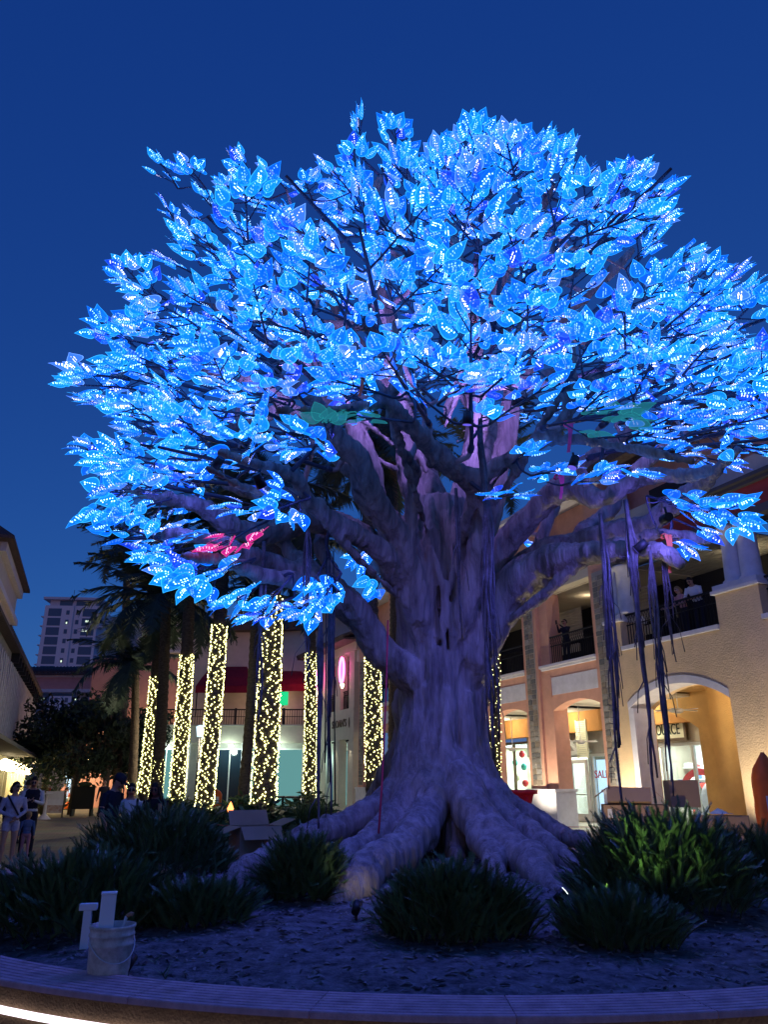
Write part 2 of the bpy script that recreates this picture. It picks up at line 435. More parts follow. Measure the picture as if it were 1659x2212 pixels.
# ================================================================ THE GLOWING TREE
TC = Vector((0.83, 11.4, 0.88))
tree = empty('light_tree', TC, 0, 'giant sculpted banyan tree covered in glowing blue light leaves in a round planter', 'tree')
LIMBS = {   # polyline of (px, py, distance, radius)
 'A': [(905, 1330, 10.75, .26), (868, 1200, 10.5, .24), (808, 1090, 10.1, .21), (765, 985, 9.8, .20), (715, 945, 9.6, .18), (672, 880, 9.3, .14), (630, 800, 8.9, .10)],
 'A2': [(890, 1330, 11.2, .24), (850, 1160, 11.2, .22), (800, 1040, 11.2, .2), (775, 930, 11.2, .18), (700, 830, 11.2, .16), (640, 700, 11.4, .13), (575, 560, 11.6, .09)],
 'B': [(1000, 1330, 10.75, .22), (1040, 1150, 10.5, .20), (1028, 1050, 10.2, .18), (975, 1020, 9.9, .17), (930, 965, 9.5, .15), (885, 910, 9.1, .13), (838, 866, 8.8, .11), (800, 810, 8.5, .08), (765, 740, 8.2, .06)],
 'B2': [(838, 866, 8.8, .09), (760, 885, 8.4, .065), (690, 882, 8.0, .055), (600, 885, 7.6, .045)],
 'B3': [(838, 866, 8.8, .085), (862, 820, 8.6, .07), (860, 760, 8.4, .055), (850, 690, 8.2, .04)],
 'C': [(1028, 1050, 10.2, .16), (1080, 1000, 9.9, .15), (1150, 955, 9.5, .13), (1210, 905, 9.1, .10), (1235, 830, 8.8, .07), (1230, 740, 8.5, .05)],
 'C2': [(1150, 955, 9.5, .10), (1260, 950, 9.0, .08), (1390, 975, 8.5, .06), (1500, 1000, 8.0, .05)],
 'D': [(880, 1290, 10.6, .12), (890, 1080, 10.3, .10), (900, 1020, 10.1, .09), (880, 985, 9.8, .065), (850, 960, 9.5, .045)],
 'E': [(880, 1280, 10.8, .2), (800, 1185, 10.2, .17), (720, 1130, 9.7, .15), (662, 1080, 9.3, .12), (630, 1030, 9.0, .095), (560, 1005, 8.6, .07), (470, 975, 8.2, .05)],
 'E2': [(662, 1080, 9.3, .1), (600, 1060, 8.9, .08), (520, 1050, 8.5, .06), (440, 1010, 8.2, .045)],
 'F': [(850, 1200, 11.6, .26), (760, 1140, 11.4, .23), (680, 1128, 11.1, .21), (600, 1145, 10.7, .2), (520, 1140, 10.3, .17), (440, 1100, 9.9, .13), (350, 1080, 9.4, .09), (260, 1050, 9.0, .06)],
 'G': [(900, 1480, 11.0, .3), (845, 1420, 10.9, .28), (790, 1350, 10.8, .27), (735, 1290, 10.6, .25), (680, 1262, 10.4, .22), (610, 1240, 10.1, .18), (540, 1205, 9.8, .14), (450, 1165, 9.4, .10), (350, 1150, 9.0, .06)],
 'G2': [(735, 1290, 10.6, .17), (640, 1255, 10.0, .14), (560, 1238, 9.6, .11), (480, 1215, 9.2, .08), (390, 1200, 8.8, .05)],
 'G3': [(690, 1265, 10.5, .16), (640, 1200, 10.8, .14), (600, 1150, 11.0, .12), (570, 1090, 11.2, .09)],
 'G4': [(735, 1285, 10.9, .15), (700, 1200, 11.4, .12), (690, 1140, 11.7, .10)],
 'H': [(1020, 1420, 11.0, .36), (1075, 1310, 10.9, .36), (1125, 1245, 10.7, .33), (1195, 1215, 10.4, .27), (1280, 1200, 10.0, .2), (1360, 1192, 9.6, .15), (1440, 1195, 9.2, .10), (1475, 1222, 9.0, .07)],
 'H2': [(1280, 1195, 10.0, .14), (1370, 1170, 9.9, .11), (1440, 1150, 9.6, .08), (1510, 1165, 9.4, .06), (1540, 1170, 9.3, .04)],
 'I': [(1030, 1260, 11.2, .28), (1110, 1150, 10.9, .22), (1190, 1080, 10.5, .18), (1240, 1055, 10.2, .16), (1294, 1079, 9.9, .15), (1378, 1030, 9.5, .13), (1464, 1025, 9.1, .10), (1540, 1010, 8.7, .07)],
 'J': [(1060, 1300, 11.4, .3), (1150, 1210, 11.2, .26), (1240, 1180, 10.9, .22), (1330, 1150, 10.6, .19), (1420, 1115, 10.2, .16), (1496, 1063, 9.8, .14), (1545, 1015, 9.4, .10), (1600, 960, 9.0, .07)],
 'J2': [(1240, 1180, 10.9, .17), (1310, 1100, 11.2, .14), (1380, 1020, 11.5, .12), (1480, 930, 11.6, .09), (1580, 850, 11.6, .06)],
 'J3': [(1150, 1210, 11.2, .14), (1180, 1130, 11.2, .11), (1205, 1075, 11.3, .09)],
 'K': [(930, 1250, 11.6, .3), (890, 1050, 11.7, .25), (870, 900, 11.6, .21), (850, 740, 11.4, .17), (820, 600, 11.2, .13), (800, 480, 11.0, .09), (820, 380, 10.8, .06)],
 'K2': [(990, 1250, 11.5, .3), (1010, 1040, 11.5, .24), (1030, 880, 11.3, .2), (1022, 740, 11.0, .16), (1015, 620, 10.6, .12), (985, 520, 10.2, .085), (950, 430, 9.8, .055)],
 'K3': [(870, 900, 11.6, .17), (780, 760, 11.9, .15), (700, 620, 12.1, .12), (640, 500, 12.2, .08), (560, 430, 12.2, .05)],
 'K4': [(1030, 1240, 11.8, .28), (1080, 1000, 12.0, .22), (1110, 860, 12.0, .18), (1170, 740, 11.9, .15), (1270, 640, 11.8, .11), (1370, 540, 11.6, .07)],
 'K5': [(1022, 740, 10.8, .11), (1060, 690, 9.4, .085), (1150, 648, 8.6, .065), (1245, 590, 8.0, .045), (1300, 560, 7.8, .03)],
 'Q1': [(1022, 760, 10.7, .09), (1015, 660, 9.4, .075), (995, 560, 8.5, .06), (975, 480, 8.0, .045), (960, 420, 7.8, .03)],
 'Q2': [(1150, 648, 8.6, .05), (1180, 580, 8.3, .045), (1200, 500, 8.2, .035), (1230, 440, 8.2, .025)],
 'Q3': [(850, 740, 11.2, .10), (800, 640, 9.8, .08), (740, 560, 9.0, .06), (700, 480, 8.6, .04)],
 'Q4': [(700, 830, 11.0, .10), (620, 740, 10.0, .08), (540, 660, 9.4, .06), (480, 560, 9.0, .04)],
 'Q5': [(1235, 830, 8.8, .06), (1330, 800, 8.5, .05), (1450, 760, 8.3, .04), (1540, 720, 8.2, .03)],
 'K6': [(1022, 740, 11.0, .10), (1090, 600, 10.6, .08), (1150, 500, 10.2, .06), (1200, 400, 9.8, .045)],
 'K7': [(800, 700, 11.9, .12), (690, 700, 11.3, .09), (560, 690, 10.8, .07), (420, 650, 10.4, .05)],
 'L': [(840, 1130, 11.8, .22), (730, 980, 11.7, .18), (620, 880, 11.3, .14), (500, 810, 10.9, .10), (380, 800, 10.4, .07), (240, 815, 10.0, .045)],
 'L2': [(620, 880, 11.3, .12), (520, 920, 10.8, .09), (420, 930, 10.4, .06), (300, 930, 10.0, .045)],
 'Nb': [(960, 1150, 12.2, .3), (900, 950, 13.4, .2), (820, 800, 14.6, .14), (720, 700, 15.4, .09)],
 'Nc': [(1010, 1150, 12.2, .3), (1060, 950, 13.6, .2), (1150, 830, 14.8, .14), (1280, 760, 15.6, .09)],
 'Nd': [(1060, 1230, 12.0, .26), (1180, 1070, 12.8, .18), (1320, 960, 13.6, .13), (1480, 860, 14.2, .08)],
 'Ne': [(850, 1230, 12.2, .26), (740, 1150, 13.2, .17), (600, 1090, 14.0, .12), (470, 1040, 14.4, .08)],
}
ROOTS = [
 [(948, 1400, 10.80, .07), (946, 1540, 10.78, .12), (948, 1650, 10.66, .19), (935, 1715, 10.45, .23), (918, 1775, 10.0, .22), (905, 1805, 9.6, .23), (868, 1838, 9.1, .21), (800, 1885, 8.4, .20), (750, 1915, 8.0, .21), (728, 1950, 7.75, .15), (722, 1990, 7.6, .06)],
 [(925, 1480, 10.8, .07), (928, 1600, 10.75, .13), (905, 1730, 10.4, .16), (885, 1800, 10.0, .12), (850, 1840, 9.6, .07), (830, 1870, 9.3, .03)],
 [(990, 1380, 10.85, .07), (968, 1500, 10.78, .12), (962, 1600, 10.7, .17), (985, 1690, 10.5, .24), (1028, 1765, 10.1, .24), (1080, 1815, 9.6, .22), (1130, 1868, 9.0, .19), (1190, 1915, 8.4, .13), (1235, 1955, 8.1, .05)],
 [(1000, 1730, 10.3, .16), (1045, 1800, 9.8, .17), (1050, 1838, 9.3, .14), (1065, 1880, 8.9, .11), (1085, 1915, 8.6, .04)],
 [(1013, 1450, 11.0, .09), (1008, 1560, 10.95, .15), (1023, 1670, 10.8, .2), (1066, 1745, 10.5, .21), (1139, 1800, 10.1, .18), (1209, 1850, 9.5, .13), (1289, 1890, 9.0, .05)],
 [(1029, 1440, 11.3, .1), (1019, 1560, 11.3, .16), (1042, 1670, 11.25, .2), (1099, 1740, 11.1, .19), (1187, 1790, 10.8, .16), (1272, 1818, 10.5, .11), (1357, 1840, 10.2, .04)],
 [(892, 1440, 11.1, .09), (892, 1560, 11.05, .15), (876, 1660, 10.95, .19), (829, 1732, 10.8, .2), (749, 1785, 10.6, .18), (652, 1820, 10.2, .16), (572, 1852, 9.7, .14), (502, 1890, 9.2, .05)],
 [(908, 1450, 10.95, .08), (903, 1580, 10.9, .14), (886, 1690, 10.65, .18), (846, 1775, 10.25, .18), (784, 1818, 9.8, .15), (747, 1850, 9.4, .11), (724, 1885, 9.1, .04)],
 [(905, 1500, 10.85, .08), (900, 1640, 10.75, .14), (880, 1740, 10.5, .15), (845, 1805, 10.0, .11), (800, 1850, 9.5, .05)],
 [(1010, 1500, 10.85, .09), (1012, 1640, 10.8, .15), (1005, 1740, 10.6, .17), (985, 1810, 10.3, .14), (990, 1860, 10.0, .06)],
 [(1000, 1500, 11.9, .25), (1010, 1640, 12.3, .25), (1050, 1750, 13.0, .18), (1100, 1775, 14.0, .06)],
 [(900, 1500, 11.9, .25), (870, 1640, 12.4, .25), (800, 1740, 13.2, .18), (740, 1770, 14.2, .06)],
 [(640, 1830, 9.6, .06), (575, 1862, 9.0, .14), (520, 1892, 8.7, .12), (480, 1930, 8.5, .04)],
]
tb = MB(); SKEL = []; LIMB_EX = {}
def jitter(path, amt, f=1.7):
    return [(p + Vector((noise.noise(p * f), noise.noise(p * f + Vector((9, 1, 4))), noise.noise(p * f + Vector((3, 7, 8))))) * min(amt, r * 0.8), r * (1 + 0.22 * noise.noise(p * 2.3 + Vector((5, 5, 5))))) for p, r in path]
for nm, pl_ in LIMBS.items():
    nk = len(pl_); path = spline([(P(a, b, d), r * (0.80 if i < 2 else 0.88)) for i, (a, b, d, r) in enumerate(pl_)], 6)
    path = jitter(path, 0.10); p0_, r0_ = path[0]
    path = [(Vector((TC.x + (p0_.x - TC.x) * 0.25, TC.y + (p0_.y - TC.y) * 0.25, p0_.z - 1.1)), r0_ * 0.35), (p0_.lerp(Vector((TC.x, TC.y, p0_.z)), 0.30) + Vector((0, 0, -0.50)), r0_ * 0.65)] + path
    LIMB_EX[nm] = path
    tb.tube([p for p, r in path], [r for p, r in path], 10)
    for i, (p, r) in enumerate(path):
        if i > len(path) * 0.35: SKEL.append((p, r))
for pl_ in ROOTS:
    path = jitter(spline([(P(a, b, d), r) for a, b, d, r in pl_], 6), 0.09)
    path = [(Vector((p.x, p.y, max(p.z, soil_z(p.x, p.y) - 0.25 * r) if i < len(path) - 7 else min(p.z, soil_z(p.x, p.y) + 0.10 - 0.045 * (i - len(path) + 7)))), r) for i, (p, r) in enumerate(path)]
    tb.tube([p for p, r in path], [r for p, r in path], 10)
# fused strands of the trunk
def trunk_r(z):
    pts = [(0.4, 0.80), (0.9, 0.64), (1.4, 0.54), (2.0, 0.50), (3.0, 0.53), (4.0, 0.60), (4.8, 0.64), (5.4, 0.54), (6.2, 0.4), (7.0, 0.3)]
    for (a, ra), (b, rb) in zip(pts, pts[1:]):
        if z <= b: return ra + (rb - ra) * (z - a) / (b - a)
    return pts[-1][1]
tb.tube([(TC.x, TC.y, z) for z in np.arange(0.4, 5.9, 0.3)], [trunk_r(z) * 0.91 for z in np.arange(0.4, 5.9, 0.3)], 20)
rs = random.Random(11)
for k in range(30):
    a0 = 2 * math.pi * k / 30 + rs.uniform(-0.12, 0.12); tw = rs.uniform(-0.30, 0.30); rr = rs.uniform(0.07, 0.18); top = rs.uniform(4.4, 5.9); ph = rs.uniform(0, 9)
    pts = []
    for i in range(26):
        z = 0.35 + (top - 0.35) * i / 25
        a = a0 + tw * (z / 5) + 0.16 * noise.noise(Vector((z * 0.7, ph, k))); q = trunk_r(z) - 0.04 + 0.07 * noise.noise(Vector((z * 0.9, ph + 5, k)))
        rad = rr * (1 + 0.35 * noise.noise(Vector((z * 1.1, ph + 9, k)))) * (1.25 if z < 0.9 else 1)
        pts.append((Vector((TC.x + q * math.cos(a), TC.y + q * math.sin(a), z)), rad * (1 if i < 22 else (26 - i) / 5)))
    tb.tube([p for p, r in pts], [r for p, r in pts], 8)
# thin strangler strands wandering over the trunk
for k in range(30):
    a = rs.uniform(math.pi, 2 * math.pi); z = rs.uniform(1.0, 5.6); L = rs.uniform(1.2, 3.0); tw = rs.uniform(-0.35, 0.35); ph = rs.uniform(0, 99); rr = rs.uniform(0.03, 0.06)
    pts = []
    for i in range(14):
        zz = z - L * i / 13
        if zz < 0.6: break
        aa = a + tw * i / 13 + 0.35 * noise.noise(Vector((zz * 0.8, ph, 0)))
        q = trunk_r(zz) + 0.11 + 0.04 * noise.noise(Vector((zz, ph, 4)))
        pts.append(Vector((TC.x + q * math.cos(aa), TC.y + q * math.sin(aa), zz)))
    if len(pts) > 3: tb.tube(pts, rr, 7)
# little knobs, knots and branch stubs
for nm in ('A', 'B', 'C', 'E', 'F', 'G', 'H', 'I', 'J', 'K', 'K2', 'L'):
    path = LIMB_EX[nm]
    for q in range(3):
        p, r = path[rs.randrange(len(path) // 4, len(path) - 4)]
        d = Vector((rs.uniform(-1, 1), rs.uniform(-1, 0.3), rs.uniform(-1, 1))).normalized()
        tb.tube([p, p + d * (r + rs.uniform(0.03, 0.14))], [r * 0.6, r * rs.uniform(0.25, 0.45)], 7)
tmp = tb.build('trunk_raw', 'bark')
md = tmp.modifiers.new('r', 'REMESH'); md.mode = 'VOXEL'; md.voxel_size = 0.028; md.use_smooth_shade = True
ms = tmp.modifiers.new('s', 'SMOOTH'); ms.factor = 0.5; ms.iterations = 3
me = evaluated(tmp)
co = np.empty(len(me.vertices) * 3, np.float32); me.vertices.foreach_get('co', co); co = co.reshape(-1, 3)
no = np.empty(len(me.vertices) * 3, np.float32); me.vertex_normals.foreach_get('vector', no); no = no.reshape(-1, 3)
disp = np.array([0.028 * noise.noise(Vector((c[0] * 4.5, c[1] * 4.5, c[2] * 1.6))) + 0.055 * (0.35 - abs(noise.noise(Vector((c[0] * 7.5, c[1] * 7.5, c[2] * 1.1 + 4))))) + 0.012 * noise.noise(Vector((c[0] * 14, c[1] * 14, c[2] * 7))) for c in co.tolist()], np.float32)
co = co + no * disp[:, None] - np.array(TC, np.float32)[None, :]
me.vertices.foreach_set('co', co.ravel()); me.update()
me.materials.clear(); me.materials.append(M['bark'])
bpy.data.objects.remove(tmp)
trunk = link_mesh('trunk', me, tree)

# ---------------------------------------------------------------- leaf shapes
def leaf_outline(n=9):
    # half outline from base (0) to tip (1): ovate with a drawn-out tip
    pr = [(0.0, 0.0), (0.03, 0.16), (0.10, 0.27), (0.22, 0.335), (0.36, 0.34), (0.52, 0.29), (0.68, 0.205), (0.84, 0.095), (1.0, 0.0)]
    return pr
def leaf_mesh(name, blade, rim, dot, L=0.315, bend=0.02, lit=True, shape=0):
    rr_ = random.Random(shape * 7 + 1); wd = (1.0, 0.84, 1.12)[shape]; bend = (0.02, 0.045, -0.025)[shape]
    pr = [(x, y * wd * (1.0 if 0 < i < 8 else 1)) for i, (x, y) in enumerate(leaf_outline())]; mb = MB()
    right = [(y * L, x * L, bend * math.sin(x * 3.0) - bend * y * 2) for x, y in pr]
    left = [(-a, b, c) for a, b, c in right[1:-1]]
    ring = right + left[::-1]
    n = len(ring)
    inner = [(a * 0.90, 0.46 * L + (b - 0.46 * L) * 0.93, c) for a, b, c in ring]
    # blade as strips across the midrib
    vs = inner; fs = []
    half = len(right)
    for i in range(half - 1):
        l0 = (n - i) % n; l1 = n - i - 1
        if i == 0: fs.append((0, 1, n - 1))
        elif i == half - 2: fs.append((i, i + 1, n - i))
        else: fs.append((i, i + 1, n - i - 1, n - i))
    mb.add(vs, fs, 0, True)
    mb.add(ring + inner, [(i, (i + 1) % n, n + (i + 1) % n, n + i) for i in range(n)], 1, True)
    if lit:
        for i in range((5, 5, 6)[shape]):
            for sgn in (-1, 1):
                if rr_.random() < 0.08: continue
                yy = (0.17 + (0.128, 0.12, 0.104)[shape] * i + (0.03 if sgn > 0 else 0) + rr_.uniform(-.012, .012)) * L; xx = sgn * rr_.uniform(0.045, 0.066) * L * (1 - 0.05 * i)
                h = 0.031 * L * rr_.uniform(0.75, 1.2); w = 0.022 * L * rr_.uniform(0.8, 1.2)
                for dz in (0.006, -0.006):
                    z = bend * math.sin(yy / L * 3.0) + dz
                    mb.add([(xx - w, yy, z), (xx, yy - h, z), (xx + w, yy, z), (xx, yy + h, z)], [(0, 1, 2, 3)], 2)
    return mb, mb.mesh(name, [blade, rim, dot])
BT = 0.27
variants = []
for nm, bl, rm, dt in (
    ('a', (0.004, 0.26, 1.9), (0.03, 0.60, 2.0), (0.5, 1.1, 2.4)),
    ('b', (0.003, 0.17, 1.6), (0.015, 0.38, 1.8), (0.40, 0.9, 2.4)),
    ('c', (0.006, 0.38, 2.0), (0.06, 0.78, 2.0), (0.6, 1.2, 2.4)),
    ('d', (0.07, 0.30, 2.2), (0.24, 0.62, 2.2), (1.8, 1.7, 2.4)),
    ('e', (0.010, 0.07, 1.2), (0.03, 0.20, 1.5), (0.6, 0.7, 2.2))):
    variants.append((emat('leaf_glow_' + nm, bl, 1.0, 'AUTO', BT), emat('leaf_edge_' + nm, rm, 1.0, 'NONE', 0.1), emat('leaf_diode_' + nm, dt, 3.6, 'AUTO')))
pinkv = (emat('leaf_glow_pink', (0.80, 0.02, 0.34), 1.0, 'NONE', 0.15), emat('leaf_edge_pink', (1.0, 0.14, 0.45), 1.0, 'NONE', 0.1), emat('leaf_diode_pink', (1.0, 0.45, 0.65), 4.5, 'NONE'))
tm = emat('teal_acrylic_faint_glow', (0.014, 0.17, 0.24), 1.0, 'NONE', 0.25); te = emat('teal_edge_faint_glow', (0.02, 0.28, 0.34), 1.0, 'NONE', 0.1); tealv = (tm, te, tm)  # leaves without diodes: the teal of lit acrylic is put in as weak emission
LV = []
for sh_ in range(3):
    for i, v in enumerate(variants + [pinkv, tealv]):
        mb, me_ = leaf_mesh('leaf', *v, lit=(i != 6), shape=sh_); LV.append((mb, me_, v))

# ---------------------------------------------------------------- where the sprays of leaves go
OUT = [(105, 825), (150, 790), (215, 800), (185, 690), (262, 705), (225, 590), (260, 548), (340, 540), (395, 575), (375, 480), (340, 450), (335, 340), (388, 330), (412, 405), (450, 430), (492, 415), (470, 372), (490, 322), (558, 350), (600, 410), (650, 372), (695, 345), (770, 345), (800, 310), (758, 285), (768, 222), (850, 240), (880, 300), (910, 330), (935, 290), (985, 320), (1000, 262), (1045, 238), (1105, 258), (1118, 320), (1150, 300), (1200, 272), (1250, 300), (1255, 345), (1330, 375), (1390, 335), (1450, 380), (1462, 435), (1440, 500), (1400, 515), (1385, 600), (1470, 565), (1530, 530), (1600, 570), (1700, 590), (1760, 800), (1740, 1120), (1560, 1110), (1600, 1045), (1480, 1015), (1350, 985), (1250, 1000), (1180, 1000), (1090, 905), (1000, 935), (900, 930), (860, 950), (740, 950), (680, 960), (640, 990), (585, 1060), (560, 1115), (470, 1150), (480, 1200), (560, 1220), (660, 1290), (665, 1340), (560, 1330), (470, 1335), (440, 1250), (350, 1258), (270, 1215), (150, 1130), (220, 1090), (190, 1010), (135, 962), (200, 955), (230, 890), (130, 860)]
def inside(x, y, poly):
    c = False; j = len(poly) - 1
    for i in range(len(poly)):
        xi, yi = poly[i]; xj, yj = poly[j]
        if (yi > y) != (yj > y) and x < (xj - xi) * (y - yi) / (yj - yi) + xi: c = not c
        j = i
    return c
EC = Vector((1.1, 11.3, 7.4)); ER = Vector((6.6, 4.7, 5.0))
def shell(px, py):
    r = ray(px, py); o = Vector((0, 0, CZ)) - EC
    a = sum((r[i] / ER[i]) ** 2 for i in range(3)); b = 2 * sum(o[i] * r[i] / ER[i] ** 2 for i in range(3)); c = sum((o[i] / ER[i]) ** 2 for i in range(3)) - 1
    d = b * b - 4 * a * c
    if d <= 0:
        t = -b / (2 * a); return t * r.y, t * r.y
    return (-b - math.sqrt(d)) / (2 * a) * r.y, (-b + math.sqrt(d)) / (2 * a) * r.y
OPEN = [(640, 1010), (760, 965), (880, 935), (1010, 925), (1095, 945), (1130, 1000), (1250, 1010), (1400, 1000), (1500, 1035), (1500, 1150), (1200, 1180), (700, 1300), (560, 1120)]
rl = random.Random(23)
def dart(n, mind, test, tries=60000):
    pts = []
    for _ in range(tries):
        x, y = rl.uniform(90, 1740), rl.uniform(215, 1345)
        if not test(x, y): continue
        if all((x - a) ** 2 + (y - b) ** 2 > mind * mind for a, b in pts):
            pts.append((x, y))
            if len(pts) >= n: break
    return pts
SPRAYS = []   # (position, size, kind, direction)
def edge_d(x, y):
    m = 1e9
    for (a, b), (c, d) in zip(OUT, OUT[1:] + OUT[:1]):
        t = max(0, min(1, ((x - a) * (c - a) + (y - b) * (d - b)) / ((c - a) ** 2 + (d - b) ** 2 + 1e-9)))
        m = min(m, math.hypot(x - a - t * (c - a), y - b - t * (d - b)))
    return m
inb = lambda x, y: inside(x, y, OUT) and edge_d(x, y) > 72
def outward(p):
    c = Vector((0.83, 11.4, 6.4)); d = p - c
    d.z = d.z * (0.9 if p.z > 9 else 0.6) + 0.25
    return d.normalized()
def bough(p, nsp, size):
    d = (outward(p) + Vector((rl.gauss(0, .16), rl.gauss(0, .16), rl.gauss(0, .10)))).normalized()
    up = Vector((0, -0.25, 1)); side = d.cross(up).normalized()
    SPRAYS.append((p + d * 0.2, 1.0, 20, d))
    def add(pos, sz, dr):
        x, y, f = proj(pos + dr * (sz * 0.42 + 0.28))
        if inside(x, y, OUT): SPRAYS.append((pos, sz, 0, dr))
    for q in range(nsp):
        if q == 0: add(p + d * 0.75, size, d); continue
        sg = 1 if q % 2 else -1; k = (q - 1) // 2
        add(p + d * (0.30 - 0.62 * k) + side * sg * (0.55 + 0.12 * k) + Vector((0, 0, rl.gauss(0, 0.10))), size * rl.uniform(0.85, 1.05), (d * 0.72 + side * sg * 0.75 + Vector((0, 0, rl.gauss(0.05, .12)))).normalized())
for x, y in dart(36, 112, inb):
    if inside(x, y, OPEN): continue
    d1, d2 = shell(x, y); bough(P(x, y, max(7.8, d1 + 0.9 + abs(rl.gauss(0, 0.6)))), 5, rl.uniform(0.80, 0.95))
for x, y in dart(9, 190, inb):
    if inside(x, y, OPEN): continue
    d1, d2 = shell(x, y); bough(P(x, y, d1 + (d2 - d1) * rl.uniform(0.35, 0.7)), 4, 0.95)
for x, y in dart(28, 122, inb):
    d1, d2 = shell(x, y); bough(P(x, y, d2 - abs(rl.gauss(0, 0.6))), 5, 1.0)
# sprays one can single out along the outline: (tip px, py, distance, length)
TIPS = [(338, 335, 11.6, .75), (385, 335, 11.6, .7), (340, 420, 11.4, .5), (415, 400, 11.5, .5), (490, 325, 11.6, .7), (475, 375, 11.4, .6), (560, 352, 11.5, .6), (652, 375, 11.2, .6), (700, 345, 10.9, .6), (768, 225, 10.3, .7), (845, 240, 10.3, .7), (760, 285, 10.2, .6), (880, 305, 10.2, .45), (935, 290, 10.1, .6), (970, 295, 10.1, .6), (1002, 265, 10.0, .6), (1045, 240, 10.0, .75), (1105, 260, 10.0, .7), (1120, 305, 9.9, .6), (1150, 305, 9.8, .6), (1200, 275, 9.8, .75), (1250, 300, 9.8, .6), (1280, 345, 10.0, .6), (1335, 375, 10.2, .6),
 (1365, 345, 10.5, .6), (1395, 335, 10.6, .75), (1448, 382, 10.6, .6), (1462, 430, 10.5, .6), (1445, 475, 10.4, .5), (1415, 510, 10.4, .45), (1470, 560, 10.8, .6), (1525, 532, 10.8, .7), (1560, 545, 10.8, .6), (1620, 570, 10.6, .7), (400, 445, 11.2, .5), (380, 480, 11.0, .6), (330, 545, 10.6, .6), (245, 552, 10.6, .75), (232, 590, 10.5, .7), (260, 625, 10.3, .6), (182, 675, 10.2, .75), (245, 675, 10.3, .6), (190, 715, 10.2, .6), (105, 825, 9.8, .9), (115, 795, 9.8, .75), (200, 785, 9.9, .7), (145, 855, 9.7, .6), (205, 860, 9.6, .6), (230, 895, 9.5, .6), (135, 962, 9.2, .9), (180, 985, 9.2, .6), (200, 1010, 9.1, .6), (190, 1065, 9.0, .7), (150, 1130, 9.0, .85), (215, 1125, 9.0, .6), (275, 1210, 9.0, .7), (330, 1255, 8.9, .6), (370, 1260, 9.0, .55), (440, 1250, 8.9, .5), (1050, 870, 8.6, .4), (1150, 960, 9.0, .35), (620, 975, 8.0, .5), (460, 1330, 9.3, .65), (505, 1345, 9.3, .6), (555, 1335, 9.3, .5), (620, 1340, 9.4, .55), (665, 1335, 9.4, .55), (660, 1285, 9.5, .5),
 (470, 1110, 8.6, .6), (565, 1110, 8.4, .6), (1562, 1165, 9.2, .4), (1525, 1195, 9.2, .3), (1545, 1120, 8.6, .6), (1600, 1110, 8.6, .6), (1650, 1130, 8.6, .6), (1100, 1060, 8.9, .6), (1160, 1175, 12.2, .4), (800, 1305, 12.6, .5), (745, 1225, 12.6, .5), (1240, 1010, 8.8, .6), (1350, 1010, 8.6, .6), (1420, 1030, 8.3, .6)]
TIPSET = []
for x, y, d, L in TIPS: SPRAYS.append((P(x, y, d), L, 10, None))
SPRAYS.append((P(812, 905, 8.4), 0.75, 6, Vector((-0.9, 0, 0.1)).normalized())); SPRAYS.append((P(1290, 905, 8.2), 0.8, 6, Vector((0.9, -0.2, 0.05)).normalized())); SPRAYS.append((P(705, 925, 8.0), 0.4, 6, None))
SPRAYS.append((P(512, 1160, 9.0), 0.8, 5, Vector((-0.5, -0.5, -0.5)).normalized()))
SPRAYS.sort(key=lambda s: (s[2] != 20, (s[0] - Vector((0.83, 11.4, 6.0))).length))
C0 = Vector((0.83, 11.4, 4.6))
LEAVES = []   # (matrix, variant)
NB = 0
